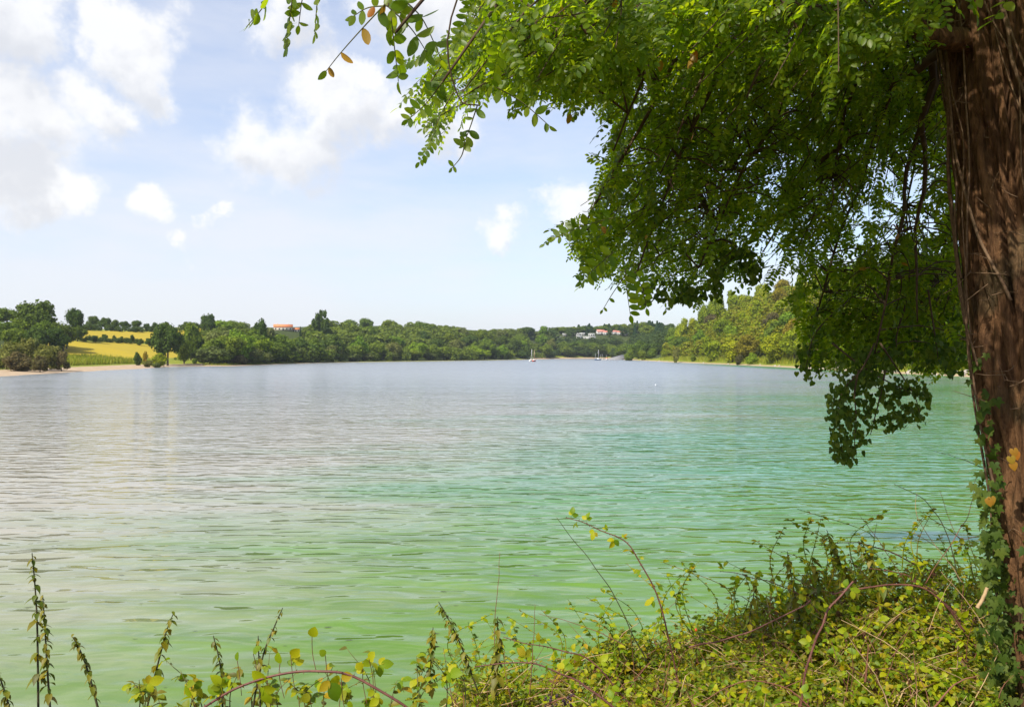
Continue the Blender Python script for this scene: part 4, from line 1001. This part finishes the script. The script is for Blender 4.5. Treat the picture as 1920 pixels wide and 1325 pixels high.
ell = [(1580, 770, 26, 60, 90, 4.4), (1575, 745, 22, 25, 40, 4.4), (1600, 800, 26, 40, 60, 4.45), (1592, 845, 14, 18, 30, 4.4), (1620, 725, 40, 30, 60, 4.5), (1570, 830, 14, 25, 26, 4.4), (1665, 735, 28, 20, 36, 4.5), (1700, 770, 34, 22, 50, 4.5), (1668, 785, 18, 18, 24, 4.5), (1725, 740, 18, 20, 24, 4.5), (1700, 715, 40, 14, 40, 4.5), (1632, 768, 12, 30, 24, 4.45),
       (1515, 670, 24, 40, 50, 4.9), (1540, 640, 30, 40, 50, 4.9), (1260, 540, 40, 22, 50, 4.2), (1300, 545, 30, 16, 36, 4.2), (1340, 520, 16, 34, 36, 4.3), (1410, 500, 18, 26, 34, 4.4), (1380, 475, 40, 20, 40, 4.4), (1210, 545, 14, 18, 12, 4.0), (1650, 665, 75, 26, 110, 4.6), (1770, 660, 45, 34, 110, 4.6), (1690, 640, 90, 40, 120, 5.0), (1800, 600, 40, 60, 90, 5.0), (1610, 690, 40, 24, 60, 4.5), (1600, 560, 90, 60, 70, 5.2), (1740, 540, 60, 60, 60, 5.2)]
PP, DD, NN, SS = [], [], [], []
for (cx, cy, rx, ry, n, d) in ell:
    for k in range(int(n * 1.5)):
        a = R.rand() * 6.28; u = math.sqrt(R.rand()) * R.uniform(.75, 1.25); PP.append(px(cx + rx * u * math.cos(a), cy + ry * u * math.sin(a), d + R.uniform(-.12, .12))); DD.append(unit(np.array((R.randn() * .4, R.randn() * .3, -1)))); NN.append(unit(np.array((-.35, -.5, .5)) + R.randn(3) * .5)); SS.append(R.uniform(.026, .052))
ivy_leaves(HI, HO, np.array(PP), np.array(DD), np.array(NN), np.array(SS), 1)

# ------------------------------------------------------------------ brambles and weeds on the bank
TRI = []
bl_hi = leaf_tpl([(.12, .2), (.3, .33), (.5, .36), (.72, .27), (.9, .11)], .3, .25); bl_lo = leaf_tpl([(.28, .32), (.65, .30)], .3, .25)
for k in range(6):
    r = np.random.RandomState(200 + k); mb = MB(); mb.add(*tube([(0, 0, 0), (.3, 0, .02), (.42, 0, 0)], .012, 3, False))
    dirs = np.array(((1, 0, -.15), (.35, .95, -.1), (.35, -.95, -.1))) + r.randn(3, 3) * .15; nr = np.array(((0, 0, 1.),) * 3) + r.randn(3, 3) * .3
    scatter(mb, bl_hi if k < 3 else bl_lo, np.array(((.42, 0, 0), (.36, 0, 0), (.36, 0, 0))), frames(dirs, nr), np.array((.62, .5, .5)) * r.uniform(.85, 1.15, 3)); TRI.append(mb)
TRI_T = [(np.concatenate(p.v), [f for f in p.f]) for p in TRI]; TRI_M = [p.mesh('leaf', M['bramble']) for p in TRI]
BLEAF = MB().add(*bl_hi).mesh('leaf', M['bramble'])
SML = leaf_tpl([(.3, .22), (.65, .2)], .3, .3)
WEEDLEAF = MB().add(*leaf_tpl([(.15, .2), (.4, .27), (.7, .17)], .3, .35)).mesh('leaf', M['weed']); ROUNDLEAF = MB().add(*leaf_tpl([(.08, .2), (.3, .4), (.6, .42), (.85, .25)], .25, .15)).mesh('leaf', M['bramble'])

top_x = np.array([840, 900, 1000, 1100, 1200, 1300, 1400, 1500, 1600, 1700, 1800, 1860, 1960]); top_y = np.array([1262, 1262, 1262, 1235, 1200, 1180, 1140, 1090, 1050, 1062, 1075, 1085, 1090])
groups_ = [(850, 1120, 'low bramble thicket with open stems over the water'), (1120, 1400, 'dense yellow green bramble thicket at the bottom of the bank'), (1400, 1640, 'tall bramble thicket carrying the arching brown canes'), (1640, 1880, 'bramble thicket with reddish bare twigs against the ivy clad trunk')]


def bramble_points(n, x0, x1):
    x = R.uniform(x0, x1, n * 2); yt = np.interp(x, top_x, top_y)
    # surface of the thicket: its crest lies farther off, its near skirt below the frame
    u = R.rand(n * 2); y = yt + (1370 - yt) * u ** .85; d = 4.5 - 1.5 * np.clip((y - yt) / (1370 - yt), 0, 1) - np.interp(x, [850, 1300], [.9, 0]) * (1 - u)
    d = d + R.uniform(0, .55, n * 2); P = np.stack(((x - 960) / F * d, d, HC + (HY - y) / F * d), -1)
    P = P[:n]; bump = np.array([mnoise.noise(Vector((p[0] * 3.1, p[1] * 3.1, 1.7))) for p in P]); b2 = np.array([mnoise.noise(Vector((p[0] * 9, p[1] * 9, 4.2))) for p in P])
    P[:, 2] += bump * .13 + b2 * .05
    return P
for (x0, x1, lb) in groups_:
    wgt = (x1 - x0) / 260; cx, cd = (x0 + x1) / 2, 3.8
    X_ = (cx - 960) / F * cd; o = thing('bramble_bush', lb, 'bramble', (X_, cd, tz(X_, cd)), 'bramble thickets on the bank'); org = np.array(o.location)
    nl = int({850: 1100, 1120: 3300, 1400: 3800, 1640: 3200}[x0])
    P = bramble_points(nl, x0, x1); yw = unit(np.stack((R.randn(nl), R.randn(nl), R.randn(nl) * .35), -1)); Nn = unit(np.array((-.25, -.35, 1)) + R.randn(nl, 3) * .5); sz = R.uniform(.03, .066, nl)
    dark = R.rand(nl) < .45; P[dark] -= unit(P[dark] - np.array((0, 0, HC))) * -R.uniform(.05, .4, (dark.sum(), 1))
    rot = frames(yw, Nn); var = R.randint(0, 6, nl); prox = np.argsort(-(sz / P[:, 1]) + dark * 9); bigk = prox[:190]; isb = np.zeros(nl, bool); isb[bigk] = True
    mb = MB()
    for v_ in range(6): s_ = (var == v_) & ~isb; scatter(mb, TRI_T[v_], P[s_] - org, rot[s_], sz[s_])
    mb.obj('foliage', M['bramble'], o)['kind'] = 'stuff'
    for k in bigk: q = link('leaf', TRI_M[var[k]], o); q.matrix_local = mat4(rot[k], P[k] - org, sz[k])
    # small weed leaves through it
    n2 = nl * 2; P2 = bramble_points(n2, x0, x1) + R.randn(n2, 3) * .03; mb = MB(); scatter(mb, SML, P2 - org, frames(unit(R.randn(n2, 3) * np.array((1, 1, .5))), unit(np.array((-.2, -.3, 1)) + R.randn(n2, 3) * .6)), R.uniform(.014, .034, n2)); mb.obj('weeds', M['weed'], o)['kind'] = 'stuff'
    n3 = int(nl * .25); P3 = bramble_points(n3, x0, x1); P3[:, 1] += .04; P3[:, 2] -= .05; mb = MB(); scatter(mb, SML, P3 - org, frames(unit(R.randn(n3, 3)), unit(R.randn(n3, 3) + np.array((0, 0, .6)))), R.uniform(.03, .06, n3)); mb.obj('dead_leaves', M['dry_leaf'], o)['kind'] = 'stuff'
    # stems inside
    mb = MB(); n4 = nl // 9; P4 = bramble_points(n4, x0, x1); P4[:, 2] -= .06
    for p in P4:
        b = p + np.array((R.randn() * .25, R.uniform(-.1, .35), -R.uniform(.25, .7))); mb.add(*tube(spline([b, (b + p) / 2 + R.randn(3) * .06, p], 6) - org, np.linspace(.0045, .002, 6) * R.uniform(.5, 1.2), 4, False))
    mb.obj('stems', M['stalk_red'], o)['kind'] = 'stuff'
    mb = MB(); n5 = nl // 26; P5 = bramble_points(n5, x0, x1)
    for p in P5:
        dv = np.array((R.randn() * .22, R.randn() * .12, R.uniform(-.05, .2))); mb.add(*tube(spline([p - dv * .6 + (0, 0, -.08), p + R.randn(3) * .02, p + dv * .7], 6) - org, np.linspace(.003, .0012, 6), 4, False))
    mb.obj('dry_stalks', M['straw'], o)['kind'] = 'stuff'
    mb = MB()
    for p in bramble_points(nl // 30, x0, x1):
        L_ = R.uniform(.1, .3); dv = np.array((R.randn() * .8, R.randn() * .4, R.uniform(.1, .9))); dv = dv / np.linalg.norm(dv) * L_; mb.add(*tube(spline([p - (0, 0, .05), p + dv * .5 + R.randn(3) * .02, p + dv], 6) - org, np.linspace(.0024, .0009, 6), 4, False))
    mb.obj('red_twigs', M['stalk_red'], o)['kind'] = 'stuff'
    for k in range(int(26 * wgt)):
        p = bramble_points(1, x0, x1)[0]; xx = (p[0] / p[1]) * F + 960; crest = R.rand() < .65
        if crest: d_ = R.uniform(3.9, 4.5); p = px(xx, np.interp(xx, top_x, top_y) + R.uniform(0, 40), d_)
        L_ = R.uniform(.12, .34) * (1.25 if crest else .8); P_ = spline([p, p + np.array((R.randn() * .05, R.randn() * .04, L_ * .55)), p + np.array((R.randn() * .13 - .05, R.randn() * .06, L_))], 14); sh = MB(); sh.add(*tube(P_ - org, np.linspace(.003, .0012, 14), 4, False))
        m5 = int(L_ * 70); ii = R.randint(2, 14, m5); aa = R.rand(m5) * 6.28
        scatter(sh, bl_hi, P_[ii] - org, frames(np.stack((np.cos(aa), np.sin(aa), R.uniform(-.5, .6, m5)), -1), np.stack((R.randn(m5) * .3, R.randn(m5) * .3 - .2, 1 + 0 * aa), -1)), R.uniform(.015, .038, m5))
        sh.obj('shoot', M['bramble'], o)


def leaf_on(root, org, p, dr, nn, s, mesh):
    q = link('leaf', mesh, root); q.matrix_local = mat4(frames(unit(dr)[None], unit(nn)[None])[0], p - org, s)


def cane(pts, d, r0, label, name='bramble_cane', mat='cane', leaves=0, thorn=True, lsize=.07, cat='bramble', dd=.0, mesh=None, tip=.4, group=None):
    P = spline([px(a, b, d + dd * i) for i, (a, b) in enumerate(pts)], 40); r0 *= .66; Lc = float(np.linalg.norm(np.diff(P, axis=0), axis=1).sum()); P = P + np.array([[mnoise.noise(Vector((q * .16, float(pts[0][0]) * .37, w))) * min(.012, Lc * .012) for w in (0, 7, 3)] for q in range(40)]); org = P[-1] if P[-1][2] < P[0][2] else P[0]
    o = thing(name, label, cat, tuple(org), group)
    MB().add(*tube(P - org, np.linspace(r0 * tip, r0, 40) if P[-1][2] < P[0][2] else np.linspace(r0, r0 * tip, 40), 7)).obj('stem', M[mat], o, True)
    T = unit(np.gradient(P, axis=0))
    if thorn:
        mb = MB()
        for k in range(46):
            i = R.randint(0, 40); a = unit(np.cross(T[i], R.randn(3))); mb.add(*tube([P[i] + a * r0 * .6 - org, P[i] + a * r0 * 2.3 + T[i] * r0 * .5 - org], [r0 * .45, .0002], 4, False))
        mb.obj('thorns', M[mat], o)['kind'] = 'stuff'
    for k in range(leaves):
        i = int(39 * (k + .5) / leaves); a = unit(np.cross(T[i], (0, -1., .3)) * (1 if k % 2 else -1) + R.randn(3) * .4 + np.array((0, 0, .3)))
        ms = mesh or random.choice(TRI_M[:3])
        leaf_on(o, org, P[i], a, np.array((-.2, -.5, .8)) + R.randn(3) * .4, lsize * R.uniform(.6, 1.2), ms)
    return o, P, org

cane([(350, 1345), (372, 1328), (430, 1292), (520, 1262), (600, 1254), (660, 1265), (740, 1308), (790, 1350)], 2.6, .0066, 'thick arching purple bramble cane with thorns low over the water', leaves=9, lsize=.085, tip=.85)
cane([(1062, 967), (1110, 983), (1160, 1005), (1200, 1050), (1235, 1120), (1255, 1200), (1280, 1330)], 3.6, .0065, 'long thorny bramble cane bending left with small leaves at its tip', leaves=17, lsize=.055)
cane([(1042, 965), (1100, 1040), (1150, 1110), (1185, 1185), (1215, 1240)], 3.6, .0045, 'bare dark stalk leaning left beside the long thorny cane', 'dead_stalk', 'nettle_stem', thorn=False, cat='stalk')
cane([(936, 1033), (934, 1100), (928, 1180), (930, 1290)], 3.3, .003, 'thin upright bare stalk rising above the water', 'dead_stalk', 'stalk_red', thorn=False, cat='stalk')
cane([(1003, 1130), (1000, 1200), (993, 1300)], 3.3, .003, 'shorter bare stalk right of the thin upright stalk', 'dead_stalk', 'stalk_red', thorn=False, cat='stalk')
cane([(1010, 1147), (1060, 1160), (1120, 1180), (1170, 1205)], 3.5, .003, 'nearly level bare twig pointing left over the water', 'dead_stalk', 'stalk_red', thorn=False, cat='stalk')
cane([(945, 1190), (1000, 1205), (1060, 1215), (1110, 1238), (1160, 1290), (1190, 1335)], 3.3, .006, 'reddish bramble cane with leaves bending left at the thicket end', leaves=10, lsize=.06)
cane([(890, 1246), (985, 1238), (1060, 1262), (1110, 1290), (1165, 1335)], 3.0, .007, 'dark bramble cane lying low over the open thicket', leaves=9, lsize=.06)
cane([(1350, 1066), (1400, 1075), (1450, 1090), (1500, 1112), (1540, 1150)], 4.0, .005, 'bramble shoot with drooping leafy tip over the water', leaves=11, lsize=.05)
cane([(1290, 1210), (1390, 1185), (1500, 1136), (1520, 1120)], 3.8, .006, 'pinkish bramble cane slanting down left over the thicket', leaves=6, lsize=.06, tip=.8)
cane([(1560, 1110), (1620, 1098), (1700, 1091), (1745, 1108), (1780, 1140), (1810, 1180)], 3.9, .0075, 'arched brown bramble cane over the tall thicket', leaves=5, lsize=.06, tip=.8)
cane([(1600, 1086), (1555, 1140), (1532, 1190), (1510, 1260), (1495, 1345)], 3.3, .0075, 'upright purple bramble cane crossing the tall thicket', leaves=6, lsize=.06, tip=.8)
cane([(1535, 1018), (1600, 1014), (1660, 1028), (1740, 1065)], 4.3, .006, 'upper arched bramble cane with leaves at the thicket crest', leaves=10, lsize=.055)
cane([(1630, 1062), (1690, 1072), (1750, 1105), (1800, 1160)], 4.0, .006, 'dark bramble cane just below the upper arched cane', leaves=5, lsize=.06)
cane([(1300, 1320), (1390, 1275), (1470, 1285), (1530, 1330)], 3.0, .005, 'low pale cane at the foot of the thicket', leaves=3, mat='stalk_red', lsize=.05)
RED = 'reddish bare twigs beside the trunk'
for pts, d, r0, mt, lb in [([(1608, 958), (1640, 1000), (1700, 1090)], 4.2, .003, 'stalk_red', 'thin pinkish twig leftmost of the bare twigs by the trunk'), ([(1676, 904), (1740, 940), (1778, 1005), (1800, 1095)], 4.0, .0045, 'nettle_stem', 'dark bent twig tallest of the bare twigs by the trunk'),
                           ([(1832, 888), (1818, 955), (1790, 1005), (1735, 1090)], 4.0, .0035, 'stalk_red', 'reddish twig rising up along the ivy edge'), ([(1718, 920), (1722, 972), (1770, 1040), (1805, 1090)], 4.0, .0035, 'straw', 'pale twig bending past the dark bent twig'),
                           ([(1762, 915), (1780, 970), (1800, 1005), (1835, 1002)], 4.0, .003, 'stalk_red', 'short red twig touching the ivy edge'), ([(1660, 985), (1720, 1000), (1770, 1030)], 4.2, .0025, 'stalk_red', 'fine red twig lying level before the dark water patch'),
                           ([(1765, 1068), (1810, 1120), (1850, 1180), (1880, 1230)], 3.4, .004, 'straw', 'long straw coloured stem sloping down to the trunk'), ([(1745, 1330), (1790, 1280), (1835, 1262)], 3.0, .006, 'stalk_red', 'orange brown cane low at the trunk foot'),
                           ([(1750, 842), (1800, 856), (1850, 876)], 3.8, .003, 'nettle_stem', 'thin side twig sticking out left of the trunk'), ([(1786, 1080), (1760, 1130), (1740, 1180)], 3.8, .003, 'straw', 'short straw stem leaning in the right thicket'), ([(1590, 1190), (1640, 1260), (1670, 1330)], 3.1, .004, 'straw', 'straw coloured stem in the shade under the thicket'), ([(1628, 1205), (1626, 1240), (1622, 1275)], 3.4, .008, 'stalk_red', 'short thick brown stem standing in the thicket')]:
    cane(pts, d, r0, lb, 'bare_twig', mt, thorn=False, cat='twig', group=RED)
cane([(1851, 1098), (1842, 1120), (1832, 1136)], 3.2, .011, 'short broken pale stick beside the ivy', 'broken_stick', 'straw', thorn=False, cat='stick', tip=.9)


def nettle(pts, d, label, n=12, lsize=.035, r0=.0042, mesh=None, group='nettles at the water edge'):
    P = spline([px(a, b, d) for a, b in pts], 40); org = P[0]; o = thing('nettle', label, 'nettle', tuple(org), group)
    MB().add(*tube(P - org, np.linspace(r0, r0 * .4, 40), 6)).obj('stem', M['nettle_stem'], o, True)
    for k in range(n):
        i = int(39 * (.12 + .88 * (k + .5) / n)); a0 = R.rand() * 6.28
        for q in range(4):
            a = a0 + q * 1.57 + R.randn() * .3; s = lsize * 1.5 * R.uniform(.35, 1.1) * (1.1 - .5 * i / 39)
            leaf_on(o, org, P[i] + np.array((0, 0, R.randn() * .008)), np.array((math.cos(a), math.sin(a), -.55 + R.randn() * .3)), np.array((math.cos(a) * .5, math.sin(a) * .5, 1)), s, mesh or WEEDLEAF)
    return o
for pts, d, lb, n, ls in [([(72, 1340), (70, 1180), (66, 1100), (60, 1033)], 2.9, 'tallest nettle, nearest the left side of the water', 11, .034), ([(95, 1340), (88, 1240), (84, 1170), (80, 1112)], 2.9, 'nettle leaning on the right of the tallest nettle', 14, .030), ([(188, 1340), (165, 1255), (150, 1215), (136, 1190)], 2.9, 'short dark nettle with curled seed heads alone at the bottom', 13, .028),
                          ([(270, 1345), (300, 1225), (312, 1180), (325, 1146)], 2.9, 'slender nettle leaning right with a yellow tip', 9, .032), ([(418, 1340), (414, 1250), (400, 1188)], 2.8, 'small nettle left of the arching cane', 9, .028), ([(-5, 1255), (8, 1290), (22, 1340)][::-1], 2.8, 'cut off nettle farthest left on the bank', 7, .03), ([(470, 1345), (492, 1230), (515, 1170), (530, 1136)], 2.8, 'thin yellowish stalk behind the arching cane', 7, .022),
                          ([(930, 1300), (932, 1220), (933, 1152)], 3.2, 'bushy nettle under the thin upright stalk', 14, .038), ([(895, 1290), (868, 1215), (845, 1165), (822, 1124)], 3.2, 'leaning nettle with curled leaves at the thicket end', 15, .032), ([(806, 1300), (808, 1230), (812, 1172)], 3.1, 'bushy drooping nettle left of the leaning nettle', 13, .036), ([(488, 1330), (486, 1250), (484, 1188)], 2.8, 'yellow topped small weed beside the arching cane', 7, .026),
                          ([(1660, 1120), (1640, 1060), (1610, 1010)], 4.1, 'light green weed shoot at the thicket crest', 12, .05), ([(1600, 1120), (1575, 1050), (1550, 990)], 4.1, 'upright leafy shoot highest at the thicket crest', 12, .055), ([(1500, 1160), (1488, 1100), (1476, 1030)], 4.1, 'slim light green shoot left of the crest shoots', 11, .05), ([(1540, 1150), (1535, 1085), (1522, 1045)], 4.1, 'short leafy shoot between the slim shoots', 10, .05), ([(1400, 1180), (1410, 1130), (1418, 1080)], 4.0, 'curled leaf weed below the drooping shoot', 10, .04)]:
    nettle(pts, d, lb, n, ls)
for k in range(26):
    x = 235 + 640 * (k + R.rand()) / 26; d_ = R.uniform(2.6, 3.1); p = px(x, 1365, d_); h = px(x, R.uniform(1225, 1305) - (30 if x > 620 else 0), d_)[2] - p[2]
    o = thing('weed_plant', 'leafy green weed ' + ('left of the arching purple cane' if x < 370 else 'under the arching purple cane' if x < 700 else 'between the arching purple cane and the nettles') + ', at the bottom edge', 'weed', tuple(p), 'leafy weeds along the bottom of the bank')
    P_ = spline([np.zeros(3), np.array((R.randn() * .02, R.randn() * .02, h * .6)), np.array((R.randn() * .06, R.randn() * .04, h))], 14); MB().add(*tube(P_, np.linspace(.0028, .001, 14), 5)).obj('stem', M['twig_green'], o)
    for q in range(R.randint(7, 15)):
        i = R.randint(4, 14); aa = R.rand() * 6.28; big = R.rand() < .3
        leaf_on(o, np.zeros(3), P_[i], np.array((math.cos(aa), math.sin(aa), R.uniform(-.5, .5))), np.array((R.randn() * .4, -.4 + R.randn() * .4, .8)), R.uniform(.045, .075) if big else R.uniform(.018, .04), random.choice(TRI_M[:3]) if big else random.choice([WEEDLEAF, BLEAF]))
# the round leaves on short stalks along the arching cane
o = thing('bindweed', 'round light green leaves on short stalks round the arching cane', 'weed', tuple(px(500, 1340, 2.6))); org = np.array(o.location)
for (x, y, s, a) in [(445, 1225, .04, 1.6), (475, 1212, .035, .9), (525, 1230, .045, 1.8), (545, 1215, .05, .8), (585, 1180, .045, 1.1), (610, 1215, .035, 1.9), (692, 1222, .04, 1.5), (415, 1285, .05, 2.6), (360, 1290, .05, 2.2), (500, 1262, .055, 2.8), (640, 1258, .045, .4), (560, 1292, .03, 4.4), (577, 1285, .032, 5.2), (700, 1280, .035, 4.2), (655, 1300, .03, 4.4), (335, 1310, .05, .4), (680, 1240, .045, 2.4)]:
    e = px(x, y + 10, 2.6); b = px(x + 8, min(1335, y + 75), 2.62); MB().add(*tube(spline([b, (b + e) / 2 + R.randn(3) * .006, e], 6) - org, .0014, 4, False)).obj('stalk', M['stalk_red'], o)
    leaf_on(o, org, e, np.array((math.cos(a + R.randn() * .5), -.25 + R.randn() * .4, math.sin(a))), np.array((.1, -1, .5)) + R.randn(3) * .5, s * R.uniform(.6, 1.05), ROUNDLEAF)
# blackberries
iv, fi = ico()
mbb = MB()
for k in range(14):
    a = k * 2.4; zz = 1 - 2 * (k + .5) / 14; rr = math.sqrt(1 - zz * zz); mbb.add(iv * .42 + np.array((rr * math.cos(a), rr * math.sin(a), zz)) * .62, fi)
BM = mbb.mesh('blackberry', M['berry'])
o = thing('blackberry_cluster', 'cluster of small dark blackberries low in the open thicket', 'blackberries', tuple(px(1045, 1318, 2.95)), 'blackberry clusters'); org = np.array(o.location)
for k in range(22):
    q = link('blackberry', BM, o); q.location = tuple(px(1015 + R.rand() * 60, 1298 + R.rand() * 26, 2.95 + R.rand() * .05) - org); s = R.uniform(.004, .007); q.scale = (s, s, s)
MB().add(*tube(spline([px(1000, 1335, 2.98), px(1040, 1310, 2.98), px(1078, 1300, 2.98)], 8) - org, .002, 4, False)).obj('stalk', M['stalk_red'], o)
o = link('rose_hip', MB().add(iv * np.array((.006, .006, .008)), fi).mesh('rose_hip', M['hip'], True)); o.location = tuple(px(1305, 1177, 3.6)); tag(o, 'single red rose hip above the thicket', 'rose hip')
print('TREES', NTREES, 'OBJECTS', len(bpy.data.objects))
